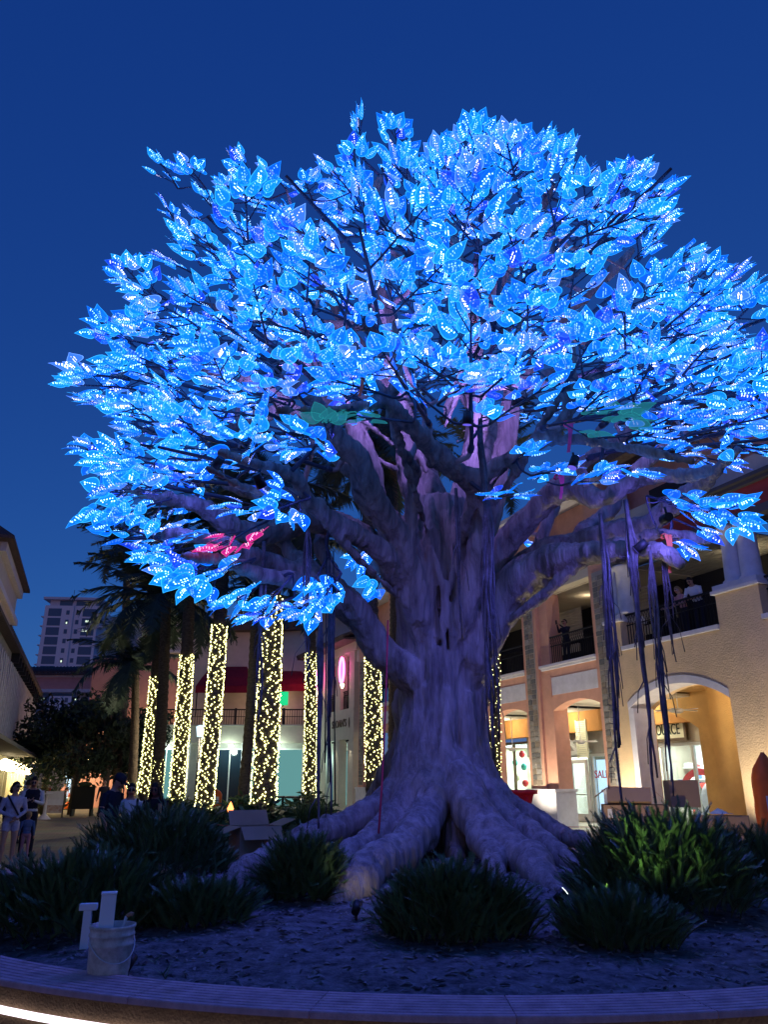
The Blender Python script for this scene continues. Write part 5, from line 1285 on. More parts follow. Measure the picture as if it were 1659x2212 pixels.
def palm(base, top, r0, r1, lit_frac, crown, label, nb, br=0.022, start=0.04, strand=False, fl=1.0):
    t = empty('palm_tree', base, rp.uniform(0, 6), label, 'palm tree', 'palms wrapped in fairy lights' if nb else 'dark palms of the plaza')
    base, top = Vector(base), Vector(top); mb = MB(); n = int((top - base).length / 0.11); pts = []; rad = []
    for i in range(n + 1):
        q = i / n; p = base.lerp(top, q) + Vector((0.12 * math.sin(q * 3.1), 0, 0)) * 0.6
        pts.append(p); rad.append((r0 + (r1 - r0) * q) * (1 + (0.09 if i % 2 else -0.04)) * (1.12 if q < 0.04 else 1))
    mb.tube(pts, rad, 12); mb.build('trunk', 'palmbark', t, world=True)
    if nb:
        lb = MB(); wire = MB(); wp = []
        for i in range(nb):
            q = start + (lit_frac - start) * (i + rp.random()) / nb; a = i * 2.399 + rp.gauss(0, 0.35)
            k = min(n - 1, int(q * n)); p = pts[k].lerp(pts[k + 1], q * n - k); rr = (r0 + (r1 - r0) * q) * 1.10 + 0.012
            p = p + Vector((math.cos(a) * rr, math.sin(a) * rr, 0)); s = br * rp.uniform(0.7, 1.15)
            lb.add([p + Vector((s, 0, 0)), p + Vector((-s, 0, 0)), p + Vector((0, s, 0)), p + Vector((0, -s, 0)), p + Vector((0, 0, s)), p + Vector((0, 0, -s))],
                   [(0, 2, 4), (2, 1, 4), (1, 3, 4), (3, 0, 4), (2, 0, 5), (1, 2, 5), (3, 1, 5), (0, 3, 5)])
        o = lb.build('fairy_lights', 'bulb', t, world=True, recalc=False); o['kind'] = 'stuff'
        for i in range(int(lit_frac * (top - base).length / 0.16)):
            pass
        turns = int(lit_frac * (top - base).length / 0.22)
        for i in range(turns * 10):
            q = start + (lit_frac - start) * i / (turns * 10); k = min(n - 1, int(q * n)); p = pts[k].lerp(pts[k + 1], q * n - k); rr = (r0 + (r1 - r0) * q) * 1.10 + 0.008; a = i * 0.628
            wp.append(p + Vector((math.cos(a) * rr, math.sin(a) * rr, 0)))
        wire.tube(wp, 0.007, 3, cap=False); wire.build('light_wire', 'stem', t, world=True, recalc=False)
    if crown:
        tp = top_of(t).matrix_basis.inverted() @ pts[-1]
        for i in range(crown):
            a = i * 2.399; el = rp.uniform(-0.5, 0.55)
            m_ = Matrix.Translation(tp) @ Matrix.Rotation(a, 4, 'Z') @ Matrix.Rotation(-el, 4, 'Y') @ Matrix.Diagonal((fl * rp.uniform(0.85, 1.1),) * 3 + (1,))
            link_mesh('frond', FR[min(4, max(0, int((0.55 - el) * 4.2)))], t, m_)
    return t
def palmpx(x0, y0, x1, y1, D, w, lit, crown, label, nb, br=0.022, topx=None, topy=None, **k):
    # lit zone runs from (x0, y0) at the ground to (x1, y1); the trunk goes on up to (topx, topy)
    b = P(x0, y0, D); b.z = max(0.0, b.z); l = P(x1, y1, D); tp = P(topx, topy, D)
    r = w / 2 * D / F * 0.90
    bb = Vector((b.x, D, 0.05)); fr = (l.z - 0.05) / (tp.z - 0.05); st = (P(x0, y0, D).z - 0.05) / (tp.z - 0.05)
    return palm(bb, tp, r * 1.08, r * 0.85, fr, crown, label, int(nb * 1.3), br * 0.85, start=max(0.02, st), **k)
palmpx(308, 1715, 335, 1462, 30, 23, 1, 26, 'slim leaning lit palm, farthest left of the lit row', 300, 0.034, 345, 1310, fl=1.25)
palmpx(380, 1728, 392, 1415, 24, 31, 1, 0, 'lit palm with a thick dark upper trunk, second in the lit row', 460, 0.027, 412, 1200)
palmpx(437, 1752, 472, 1350, 21, 35, 1, 22, 'tall leaning lit palm, lit up to the lowest glowing leaves', 560, 0.024, 485, 1150, fl=1.1)
palmpx(566, 1738, 580, 1290, 15, 50, 1, 20, 'thickest lit palm, nearest to the planter', 620, 0.019, 588, 1060, fl=0.9)
palmpx(668, 1722, 664, 1410, 26, 25, 1, 18, 'slim straight lit palm left of the pink neon rings', 380, 0.026, 668, 1180)
palmpx(808, 1690, 795, 1385, 21, 34, 1, 22, 'lit palm close to the left side of the big trunk', 400, 0.022, 790, 980, fl=0.9)
palmpx(1065, 1700, 1060, 1390, 25, 22, 1, 16, 'lit palm half hidden by the hanging roots right of the big trunk', 160, 0.022, 1060, 1000)
palmpx(336, 1725, 352, 1640, 27, 27, 1, 24, 'dark palm with faint lights between the first two lit palms', 70, 0.016, 358, 1300, fl=1.2)
palmpx(286, 1705, 290, 1690, 34, 20, 1, 26, 'short dark palm left of the lit row', 40, 0.02, 292, 1445, fl=1.1)
palmpx(520, 1720, 545, 1690, 22, 24, 1, 14, 'dark slim palm just left of the thickest lit palm', 0, 0.02, 552, 1300, fl=0.8)
palmpx(255, 1700, 258, 1690, 45, 20, 1, 22, 'far dark palm whose fronds show beside the left glowing branches', 0, 0.02, 275, 1195, fl=1.25)
palmpx(845, 1690, 850, 1680, 32, 22, 1, 26, 'palm behind the big trunk with fronds seen between the limbs', 0, 0.02, 850, 1000, fl=1.3)

# ---------------------------------------------------------------- broad dark trees under the bridge
def leafy_tree(base, h, cr, ch, label, nleaf=5200, seed=1):
    r_ = random.Random(seed); t = empty('dark_tree', base, 0, label, 'tree', 'dark trees in front of the bridge')
    b = MB(); b.tube([(0, 0, 0), (0.1, 0, h * 0.35), (0, 0.1, h * 0.6)], [0.22, 0.17, 0.10], 8)
    cl = []
    for i in range(26):
        a = r_.uniform(0, 6.28); q = math.sqrt(r_.random()) * cr * 0.8; z = h - ch * r_.uniform(0.1, 0.95)
        c = Vector((q * math.cos(a), q * math.sin(a), z)); cl.append((c, r_.uniform(0.5, 1.1) * cr * 0.38))
        b.tube([(0, 0, h * r_.uniform(0.3, 0.55)), c * 0.5 + Vector((0, 0, h * 0.28)), c], [0.07, 0.045, 0.015], 5)
    b.build('trunk', 'treebark', t)
    f = MB()
    for i in range(nleaf):
        c, q = r_.choice(cl); d = Vector((r_.gauss(0, 1), r_.gauss(0, 1), r_.gauss(0, 0.8))).normalized() * q * r_.random() ** 0.4
        p = c + d; s = r_.uniform(0.10, 0.22); u = Vector((r_.gauss(0, 1), r_.gauss(0, 1), r_.gauss(0, 1))).normalized(); w = u.cross(Vector((r_.gauss(0, 1), r_.gauss(0, 1), r_.gauss(0, 1)))).normalized()
        f.add([p - u * s, p + w * s * 0.45, p + u * s, p - w * s * 0.45], [(0, 1, 2, 3)])
    o = f.build('crown', 'ficus', t, recalc=False)
for i, (px, D, h, cr, lab) in enumerate(((95, 48, 6.5, 2.5, 'dark leafy tree beside the grey ribbed building'), (160, 46, 6.3, 2.8, 'dark leafy tree in the middle of the row under the bridge'), (225, 44, 6.2, 2.5, 'dark leafy tree in front of the lit white storefront'), (285, 50, 6.2, 2.2, 'smaller dark tree closest to the lit palms'))):
    p = P(px, 1690, D); leafy_tree((p.x, D, 0), h, cr, h * 0.66, lab, 4600, i + 3)
# fern-like lit shrub by the lanterns
def shrub(base, w, h, label, n=700, seed=2, m_='ficus', cat='shrub', group=None):
    r_ = random.Random(seed); t = empty('shrub', base, 0, label, cat, group)
    b = MB()
    for i in range(12): 
        a = i * 0.55; b.tube([(0, 0, 0), (w * 0.3 * math.cos(a), w * 0.3 * math.sin(a), h * 0.6)], [0.02, 0.008], 4)
    b.build('stems', 'stem', t)
    f = MB()
    for i in range(n):
        a = r_.uniform(0, 6.28); q = math.sqrt(r_.random()) * w / 2; z = h * (0.15 + 0.85 * r_.random() * (1 - 0.5 * (2 * q / w) ** 2)); p = Vector((q * math.cos(a), q * math.sin(a), z)); s = r_.uniform(0.08, 0.16)
        u = Vector((math.cos(a) + r_.gauss(0, .5), math.sin(a) + r_.gauss(0, .5), r_.gauss(0.4, .5))).normalized(); ww = u.cross(Vector((r_.gauss(0, 1), r_.gauss(0, 1), r_.gauss(0, 1)))).normalized()
        f.add([p - u * s, p + ww * s * 0.3, p + u * s, p - ww * s * 0.3], [(0, 1, 2, 3)])
    f.build('foliage', m_, t, recalc=False); return t
p = P(98, 1690, 44); shrub((p.x, 44, 0), 2.6, 2.8, 'pale green fern lit by the lanterns of the grey building', 900, 4, 'coontie')
for i, (x0, y0, D, w, h, lab) in enumerate(((455, 1752, 20.5, 1.6, 0.75, 'low shrub around the foot of the tall leaning lit palm'), (565, 1745, 14.6, 1.5, 0.5, 'low shrub around the foot of the thickest lit palm'), (668, 1730, 25, 2.0, 0.8, 'low shrub around the foot of the straight lit palm'), (385, 1740, 23.5, 1.5, 0.7, 'low shrub around the foot of the second lit palm'), (525, 1735, 21.5, 1.4, 0.8, 'low shrub at the foot of the dark slim palm'))):
    p = P(x0, y0, D); shrub((p.x, D, 0.0), w, max(0.5, P(x0, y0 - 25, D).z), lab, 900, 20 + i, 'coontie', 'shrub', 'shrubs at the feet of the palms')

# ================================================================ NEEDLE-LEAVED BUSHES in the planter
def coontie_frond(seed, L=0.75):
    r_ = random.Random(seed); b = MB(); n = 11; pts = []
    curve = r_.uniform(0.25, 0.85)
    for i in range(n + 1):
        t = i / n; a = 1.25 - curve * t; pts.append(pts[-1] + Vector((math.cos(a), 0, math.sin(a))) * L / n if pts else Vector((0, 0, 0)))
    out = []
    for i in range(1, 3 * n + 1):
        t = i / (3 * n)
        if t < 0.14: continue
        k = min(n - 1, int(t * n)); p = pts[k].lerp(pts[k + 1], t * n - k); d = (pts[k + 1] - pts[k]).normalized(); up = Vector((-d.z, 0, d.x))
        for sg in (-1, 1):
            ln = L * 0.19 * (1.1 - 0.45 * t) * r_.uniform(0.85, 1.15); e = p + (d * 0.75 + Vector((0, sg * 0.62, 0)) + up * r_.uniform(0.15, 0.4)).normalized() * ln
            out.append((p - d * 0.010, p + d * 0.010, p.lerp(e, 0.6) + d * 0.010, e))
    return pts, out
CF = [coontie_frond(i) for i in range(8)]
def bush(base, rx, ry, h, label, n=150, seed=1):
    r_ = random.Random(seed); t = empty('needle_bush', base, 0, label, 'bush', 'dark needle-leaved bushes in the planter')
    V = []; Fc = []; S = MB()
    for i in range(int(n * 5.0)):
        a = r_.uniform(0, 6.283); q = math.sqrt(r_.random()); lump = 0.90 + 0.28 * noise.noise(Vector((math.cos(a) * 1.5, math.sin(a) * 1.5, seed)))
        cx, cy = q * rx * lump * 0.86 * math.cos(a), q * ry * lump * 0.86 * math.sin(a)
        zt = math.sqrt(max(0, 1 - q ** 2.6)) * max(0.08, h - 0.17) * lump
        z0 = zt * r_.random() ** 0.55 - 0.06; yaw = a + r_.gauss(0, 0.8) if q > 0.25 else r_.uniform(0, 6.28)
        tilt = r_.gauss(0.45, 0.3) - 0.5 * q; s = r_.uniform(0.26, 0.42)
        gz = soil_z(base[0] + cx, base[1] + cy) - base[2]
        m_ = Matrix.Translation((cx, cy, max(z0, gz - 0.02))) @ Matrix.Rotation(yaw, 4, 'Z') @ Matrix.Rotation(-tilt * 0.8, 4, 'Y') @ Matrix.Rotation(r_.gauss(0, 0.25), 4, 'X') @ Matrix.Scale(s, 4)
        pts, out = r_.choice(CF)
        if i % 3 == 0: S.tube([m_ @ p for p in pts[::2]], 0.006, 3, cap=False)
        for quad in out:
            b_ = len(V); V.extend([tuple(m_ @ p) for p in quad]); Fc.append((b_, b_ + 1, b_ + 2, b_ + 3))
    S.build('stems', 'stem', t, recalc=False)
    me = bpy.data.meshes.new('foliage'); me.from_pydata(V, [], Fc); me.materials.append(M['coontie']); me.update()
    link_mesh('foliage', me, t)
    return t
BU = [ # px, py of the foot, py of the top, rx, ry, label, fronds
 (990, 2040, 1850, 0.70, 0.55, 'wide dark bush in front of the big roots, nearest the middle of the ledge', 260),
 (1478, 1990, 1722, 0.98, 0.8, 'largest bush, lit green at its left side, in front of the open boxes', 380),
 (1360, 2065, 1950, 0.5, 0.42, 'low bluish bush at the front of the largest bush', 120),
 (1665, 1930, 1765, 0.85, 0.6, 'bush at the right edge in front of the orange bag', 170),
 (650, 1930, 1790, 0.44, 0.4, 'compact bush left of the knuckled front root', 180),
 (325, 1905, 1722, 1.05, 0.8, 'broad bush on the left in front of the three visitors', 300),
 (130, 2035, 1822, 1.00, 0.65, 'wide low bush at the left edge behind the white pail', 280),
 (420, 2010, 1920, 0.45, 0.4, 'small bush between the pail and the broad left bush', 100),
 (675, 1800, 1728, 0.85, 0.5, 'bush behind the left roots below the hanging roots', 170),
 (1185, 1850, 1808, 0.30, 0.26, 'little bush on the right roots below the red bin', 60),
]
for i, (x0, y0, y1, rx, ry, lab, n) in enumerate(BU):
    p = G(x0, y0, 0.55); p = G(x0, y0, soil_z(p.x, p.y)); gz = soil_z(p.x, p.y)
    p = Vector((p.x, p.y + ry * 0.45, 0)); gz = soil_z(p.x, p.y)
    bush((p.x, p.y, gz), rx, ry, max(0.36, P(x0, y1, p.y).z - gz), lab, n, 40 + i)
# ground covering tufts and trailing leaves
gc = MB()
for i in range(900):
    a = rp.uniform(0, 6.283); r_ = 5.55 * math.sqrt(rp.random()); x, y = PC.x + r_ * math.cos(a), PC.y + r_ * math.sin(a)
    if y > 11 or noise.noise(Vector((x * 0.9, y * 0.9, 7))) < 0.12: continue
    z = soil_z(x, y)
    for q in range(5):
        b = rp.uniform(0, 6.28); ln = rp.uniform(0.04, 0.13); d = Vector((math.cos(b), math.sin(b), rp.uniform(0.2, 1.0))) * ln; w = Vector((-math.sin(b), math.cos(b), 0)) * 0.006
        o = Vector((x, y, z)); gc.add([o - w, o + w, o + d], [(0, 1, 2)])
o_ = gc.build('ground_cover', 'coontie', recalc=False); tag(o_, kind='stuff')

# ================================================================ SMALL THINGS IN AND ROUND THE PLANTER
bz = soil_z(-1.8, 5.6)
pb_ = G(230, 2124, bz); pail = empty('pail', (pb_.x, pb_.y, bz - 0.01), 0.4, 'dirty white plastic pail standing on the soil behind the ledge', 'bucket')
b = MB(); b.lathe([(0.125, 0.0), (0.130, 0.02), (0.143, 0.24), (0.150, 0.245), (0.150, 0.262), (0.145, 0.266), (0.147, 0.30), (0.154, 0.303), (0.154, 0.318), (0.148, 0.322), (0.150, 0.35), (0.156, 0.353), (0.156, 0.37), (0.147, 0.37), (0.140, 0.10), (0.12, 0.03)], (0, 0, 0), 40); b.v = [(x * 0.93, y * 0.93, z * 0.93) for x, y, z in b.v]; b.build('bucket_body', 'pail', pail)
b = MB(); b.tube([(0.146 * math.cos(a), 0.146 * math.sin(a), 0.27 - 0.13 * math.sin((a + 2.6) / 3.14 * math.pi if False else (a + 2.9))) for a in np.linspace(-2.9, 0.24, 16)], 0.0035, 5); b.build('bail_handle', 'mullion', pail)
hd_ = MB(); hd_.box(-0.03, -0.03, 0, 0.03, 0.03, 0.02)
pv = empty('pvc_offcut', P(228, 2000, pb_.y + 0.02), 0.3, 'white plastic post offcut standing in the pail', 'post'); b = MB()
b.box(-0.047, -0.04, -0.22, 0.047, 0.04, 0.185); b.box(-0.05, -0.043, 0.186, 0.05, 0.043, 0.20); b.build('post_body', 'pvc', pv, bevel=0.004)
p = P(191, 1955, pb_.y + 1.0); gz_ = soil_z(p.x, p.y)
pv2 = empty('pvc_stake', (p.x, p.y, gz_), 0.2, 'white plastic stake standing behind the pail among the bush', 'post'); b = MB(); b.box(-0.03, -0.03, 0, 0.03, 0.03, p.z - gz_); b.box(-0.065, -0.035, p.z - gz_ - 0.035, 0.065, 0.035, p.z - gz_ + 0.012); b.build('post_body', 'pvc', pv2, bevel=0.004)
tr_ = empty('trowel', P(258, 2002, pb_.y + 0.02), 0, 'small trowel sticking out of the pail', 'trowel'); b = MB(); b.tube([(0, 0, -0.2), (0.02, 0, 0), (0.035, 0.01, 0.06)], [0.006, 0.006, 0.012], 6); b.build('shaft', 'mullion', tr_); b = MB(); b.tube([(0.035, 0.01, 0.06), (0.06, 0.015, 0.075), (0.075, 0.015, 0.068)], 0.014, 6); b.build('grip', 'tan', tr_)
def garden_spot(x0, y0, label, direction, e, col, D=None, size=R(75), lift=0.0):
    p = G(x0, y0, 0.5); p = G(x0, y0, soil_z(p.x, p.y))
    if D: p = P(x0, y0, D)
    zz = soil_z(p.x, p.y) + lift
    t = empty('garden_spotlight', (p.x, p.y, zz), 0, label, 'spotlight', 'small black garden spotlights'); d = (direction - Vector((p.x, p.y, zz)) if isinstance(direction, Vector) else Vector(direction)).normalized()
    b = MB(); b.tube([(0, 0, -0.05 - lift), (0, 0, 0.07)], 0.012, 6); b.build('spike', 'black', t)
    b = MB(); h = Vector((0, 0, 0.09)); b.tube([h - d * 0.05, h + d * 0.05], [0.032, 0.042], 12); b.build('lamp_head', 'black', t)
    b = MB(); b.tube([h + d * 0.051, h + d * 0.056], [0.034, 0.034], 12); b.build('lens', 'lampcool' if e else 'darkglass', t)
    if e: lamp('spot_beam', 'SPOT', tuple(h + d * 0.08), e, col, t, 0.03, aim(d), size, 0.6)
garden_spot(272, 2122, 'unlit garden spotlight beside the white pail', (0.2, 0.6, 0.7), 0, (1, 1, 1))
garden_spot(1150, 1850, 'lit garden spotlight on the right roots, aimed up at the low right limb', P(1160, 1245, 10.6), 420, (1.0, 0.92, 0.62), size=R(70))
garden_spot(1208, 1900, 'lit garden spotlight shining green into the largest bush', P(1330, 1850, 6.9), 60, (0.72, 1.0, 0.40), D=6.85, size=R(80), lift=0.16)
garden_spot(1290, 1830, 'garden spotlight moved behind the largest bush to warm the cardboard boxes', P(1400, 1735, 14.2), 110, (1.0, 0.80, 0.52), D=11.4, size=R(110))  # placed and aimed here to put warm light on the boxes
garden_spot(770, 1935, 'added garden spotlight, unseen behind the front bush, brightening the roots and trunk', (0.25, 1.0, 0.75), 7, (0.95, 0.85, 0.9), size=R(100))  # unseen lamp added to brighten the front roots
# cardboard boxes
def carton(name, base, rz, w, d, h, label, flaps=(1, 1, 1, 1), openq=0.9, tilt=0, lab=False):
    t = empty(name, base, rz, label, 'cardboard box', 'cardboard boxes'); t.matrix_basis = t.matrix_basis @ Matrix.Rotation(tilt, 4, 'Y'); b = MB(); q = 0.008
    b.box(-w / 2, -d / 2, 0, w / 2, d / 2, q); b.box(-w / 2, -d / 2, q, w / 2, -d / 2 + q, h); b.box(-w / 2, d / 2 - q, q, w / 2, d / 2, h); b.box(-w / 2, -d / 2 + q, q, -w / 2 + q, d / 2 - q, h); b.box(w / 2 - q, -d / 2 + q, q, w / 2, d / 2 - q, h)
    b.build('carton', 'card', t)
    L = min(w, d) / 2
    for i, (on, cx, cy, ax, ln, wd) in enumerate(zip(flaps, (0, 0, -w / 2, w / 2), (-d / 2, d / 2, 0, 0), (0, math.pi, -math.pi / 2, math.pi / 2), (L,) * 4, (w, w, d, d))):
        if not on: continue
        m_ = Matrix.Translation((cx, cy, h + 0.002)) @ Matrix.Rotation(ax, 4, 'Z') @ Matrix.Rotation(on, 4, 'X')
        f = MB(); vs = [m_ @ Vector(v) for v in ((-wd / 2, 0, 0), (wd / 2, 0, 0), (wd / 2 * 0.98, 0, ln), (-wd / 2 * 0.98, 0, ln))]
        vs2 = [v + (m_.to_3x3() @ Vector((0, 0.006, 0))) for v in vs]
        f.add(vs + vs2, [(0, 1, 2, 3), (7, 6, 5, 4), (0, 4, 5, 1), (1, 5, 6, 2), (2, 6, 7, 3), (3, 7, 4, 0)]); f.build('flap', 'card', t)
    if lab:
        f = MB(); f.box(-w / 2 + 0.06, -d / 2 - 0.004, h - 0.2, -w / 2 + 0.14, -d / 2 - 0.001, h - 0.06); f.build('paper_label', 'white', t)
    return t
p = P(548, 1845, 12.3); carton('cardboard_box', (p.x, p.y, soil_z(p.x, p.y)), 0.5, 0.62, 0.5, 0.42, 'open cardboard box with bent flaps left of the trunk', (2.3, 0.6, 1.9, 1.2), 0.9)
p = P(1375, 1795, 14.2); carton('cardboard_box', (p.x, 14.2, soil_z(p.x, 14.2)), R(-12), 1.05, 0.8, P(1400, 1738, 14.2).z - soil_z(p.x, 14.2), 'large closed cardboard box under two other boxes, with a white paper label', (0, 0, 0, 0), lab=True)
zb = P(1400, 1738, 14.2).z
b = MB()
p = P(1362, 1722, 14.2); carton('cardboard_box', (p.x, 14.25, zb + 0.012), R(-18), 0.72, 0.55, 0.26, 'open cardboard box with drooping flaps on top of the large box', (2.5, 1.9, 2.2, 2.3), 1.0)
p = P(1466, 1722, 14.5); carton('cardboard_box', (p.x + 0.1, 14.6, zb - 0.05), R(-6), 0.5, 0.45, P(1466, 1684, 14.5).z - zb + 0.04, 'upright cardboard box beside the drooping flaps', (0, 0, 0, 0), 0.2)
p = P(1560, 1800, 14.0); carton('cardboard_box', (p.x, 14.0, soil_z(p.x, 14.0)), R(-25), 0.9, 0.6, P(1560, 1762, 14.0).z - soil_z(p.x, 14.0), 'low cardboard box at the right behind the largest bush', (0, 0, 0, 0))
p = P(1545, 1750, 14.3); gz = P(1560, 1762, 14.0).z
cl_ = empty('white_cloth', (p.x, 14.1, gz + 0.012), 0, 'crumpled white plastic sheet lying on the low cardboard box', 'plastic sheet'); b = MB(); nn = 14
vs = [(0.36 * (i / nn - .5) , 0.3 * (j / nn - .5), 0.012 + 0.09 * max(0, 1 - abs(i / nn - .45) * 2.2) * max(0, 1 - abs(j / nn - .5) * 2) + 0.03 * abs(noise.noise(Vector((i * .6, j * .6, 1))))) for i in range(nn + 1) for j in range(nn + 1)]
b.add(vs, [(i * (nn + 1) + j, (i + 1) * (nn + 1) + j, (i + 1) * (nn + 1) + j + 1, i * (nn + 1) + j + 1) for i in range(nn) for j in range(nn)], 0, True); b.build('sheet', 'whitecloth', cl_, recalc=False)
# red plastic bin by the pier
p = P(1130, 1748, 17.2); rbn = empty('red_bin', (p.x, 17.2, 0.0), 0.3, 'red plastic bin with a wide flared rim beside the orange pier', 'bin'); zt_ = P(1130, 1706, 17.2).z
b = MB(); b.lathe([(0.17, zt_ - 0.5), (0.2, zt_ - 0.12), (0.21, zt_ - 0.1), (0.34, zt_ - 0.08), (0.35, zt_), (0.30, zt_), (0.27, zt_ - 0.05), (0.15, zt_ - 0.42)], (0, 0, 0), 24, sy=0.75); b.build('tub', 'redplastic', rbn)
b = MB(); b.box(-0.03, -0.2, zt_ - 0.42, 0.03, -0.16, zt_ - 0.14); b.build('handle', 'redplastic', rbn)
b = MB()
for a in range(4): b.tube([(0.16 * math.cos(a * 1.57 + .7), 0.12 * math.sin(a * 1.57 + .7), zt_ - 0.48), (0.3 * math.cos(a * 1.57 + .7), 0.25 * math.sin(a * 1.57 + .7), 0.0)], 0.015, 5)
b.build('stand', 'black', rbn)
# orange sack at the right edge
p = P(1668, 1755, 12.0); os_ = empty('orange_sack', (p.x, 12.0, 0.45), 0.2, 'shiny orange plastic sack with a white printed label at the right edge', 'sack'); zt_ = P(1660, 1625, 12.0).z - 0.45
b = MB(); vs = []; fs = []; n = 22; m = 14
for i in range(m + 1):
    t = i / m; r_ = 0.24 * (0.82 + 0.18 * math.sin(math.pi * t)) * (1 if t < 0.8 else max(0.12, 1 - ((t - 0.8) / 0.2) ** 1.6))
    for k in range(n):
        a = 2 * math.pi * k / n; w = 1 + 0.05 * noise.noise(Vector((math.cos(a) * 2, math.sin(a) * 2, t * 6)))
        vs.append((r_ * math.cos(a) * w, r_ * 0.7 * math.sin(a) * w, zt_ * t))
for i in range(m):
    for k in range(n): fs.append((i * n + k, i * n + (k + 1) % n, (i + 1) * n + (k + 1) % n, (i + 1) * n + k))
fs.append(tuple(reversed(range(n)))); fs.append(tuple(m * n + k for k in range(n)))
b.add(vs, fs, 0, True); b.build('sack_body', 'orangeplastic', os_)
b = MB(); nn = 8
for i in range(nn):
    a0, a1 = -2.25 + 1.3 * i / nn, -2.25 + 1.3 * (i + 1) / nn; f = lambda a, z: (0.252 * math.cos(a), 0.178 * math.sin(a), z)
    b.add([f(a0, zt_ * 0.30), f(a1, zt_ * 0.30), f(a1, zt_ * 0.62), f(a0, zt_ * 0.62)], [(0, 1, 2, 3)])
b.build('printed_label', 'trim', os_, recalc=False)
# little flame lantern, red tape, red rope, ribbons
p = P(497, 1752, 18.5); fl_ = empty('flame_lantern', (p.x, 18.5, 0), 0, 'small lantern with an orange flame behind the cardboard box on the left', 'lantern')
b = MB(); b.tube([(0, 0, 0), (0, 0, p.z - 0.08)], 0.02, 6); b.lathe([(0.06, p.z - 0.08), (0.07, p.z - 0.02)], (0, 0, 0), 10); b.build('stake', 'black', fl_)
b = MB(); b.lathe([(0.05, p.z - 0.02), (0.075, p.z + 0.05), (0.04, p.z + 0.13), (0.005, p.z + 0.2)], (0, 0, 0), 10); b.build('flame_body', 'flame', fl_)
def strung(name, pts, r, m_, label, cat, flat=0.25):
    t = empty(name, pts[0], 0, label, cat); b = MB(); b.tube(pts, r, 6, flat=flat); b.build('strand', m_, t, world=True); return t
strung('barrier_tape', [P(405, 1778, 13.6), P(470, 1782, 13.2), P(520, 1786, 12.9), P(590, 1784, 12.6)], 0.022, 'redplastic', 'red barrier tape stretched behind the left bushes', 'tape')
strung('barrier_tape', [P(1150, 1782, 16.5), P(1230, 1786, 16.0), P(1310, 1787, 15.5)], 0.02, 'redplastic', 'red barrier tape in front of the shop doors on the right', 'tape')
strung('red_rope', [P(838, 1340, 10.55), P(834, 1500, 10.3), P(826, 1680, 10.1), P(818, 1800, 9.7)], 0.012, 'redrope', 'thin red rope hanging down the left side of the trunk', 'rope', 1.0)
t = empty('black_rope', P(712, 1240, 9.9), 0, 'coiled black rope hanging from the lower left limb', 'rope'); b = MB()
for i in range(6):
    c = P(712 + rp.uniform(-8, 8), 1278, 9.75); w = rp.uniform(0.05, 0.09)
    b.tube([c + Vector((w * math.cos(a), 0.03 * i - .08, 0.22 * math.sin(a))) for a in np.linspace(0, 6.28, 18)], 0.008, 5)
b.build('coil', 'black', t, world=True)
for dx in (-7, 0, 8):
    b = MB(); b.tube([P(712 + dx, 1190, 9.8), P(712 + dx * 1.2, 1480, 9.75), P(712 + dx * 1.5, 1690 + dx * 6, 9.75)], 0.009, 5); b.build('strand', 'black', t, world=True)
def ribbon(x0, y0, D, m_, label, ln=0.3):
    p = P(x0, y0, D); t = empty('ribbon', p, rp.uniform(-.4, .4), label, 'ribbon', 'flagging ribbons tied to the branches')
    b = MB(); b.tube([(0.06 * math.cos(a), 0.06 * math.sin(a), 0.02 * math.sin(2 * a)) for a in np.linspace(0, 6.28, 14)], 0.016, 5, flat=0.4); b.build('knot', m_, t)
    for s in (0, 1):
        b = MB(); x = 0.03 * s - 0.015; l2 = ln * (1 - 0.25 * s); n = 6
        vs = []
        for i in range(n + 1):
            q = i / n; vs += [(x - 0.02 + 0.02 * math.sin(q * 4 + s), -0.06 - 0.02 * q, -l2 * q), (x + 0.02 + 0.02 * math.sin(q * 4 + s), -0.055 - 0.02 * q, -l2 * q)]
        b.add(vs, [(2 * i, 2 * i + 1, 2 * i + 3, 2 * i + 2) for i in range(n)], 0, True); b.build('tail', m_, t, recalc=False)
ribbon(778, 806, 8.2, 'ribbonorange', 'orange and pink ribbon on the centre limb among the middle leaves', 0.36)
ribbon(1028, 700, 9.8, 'ribbonorange', 'orange ribbon on the upright limb high in the crown', 0.42)
ribbon(1230, 915, 8.7, 'ribbonpink', 'pink ribbon on the right limb below the teal leaves', 0.42)
ribbon(1208, 1030, 9.9, 'ribbonpink', 'pink ribbon over the forked stubs right of the trunk', 0.36)
ribbon(1440, 1158, 9.3, 'ribbonorange', 'long orange ribbon on the low right limb by the balcony lamp', 0.50)
ribbon(1194, 1090, 11.0, 'ribbonorange', 'short orange ribbon wound round a sawn stub', 0.08)

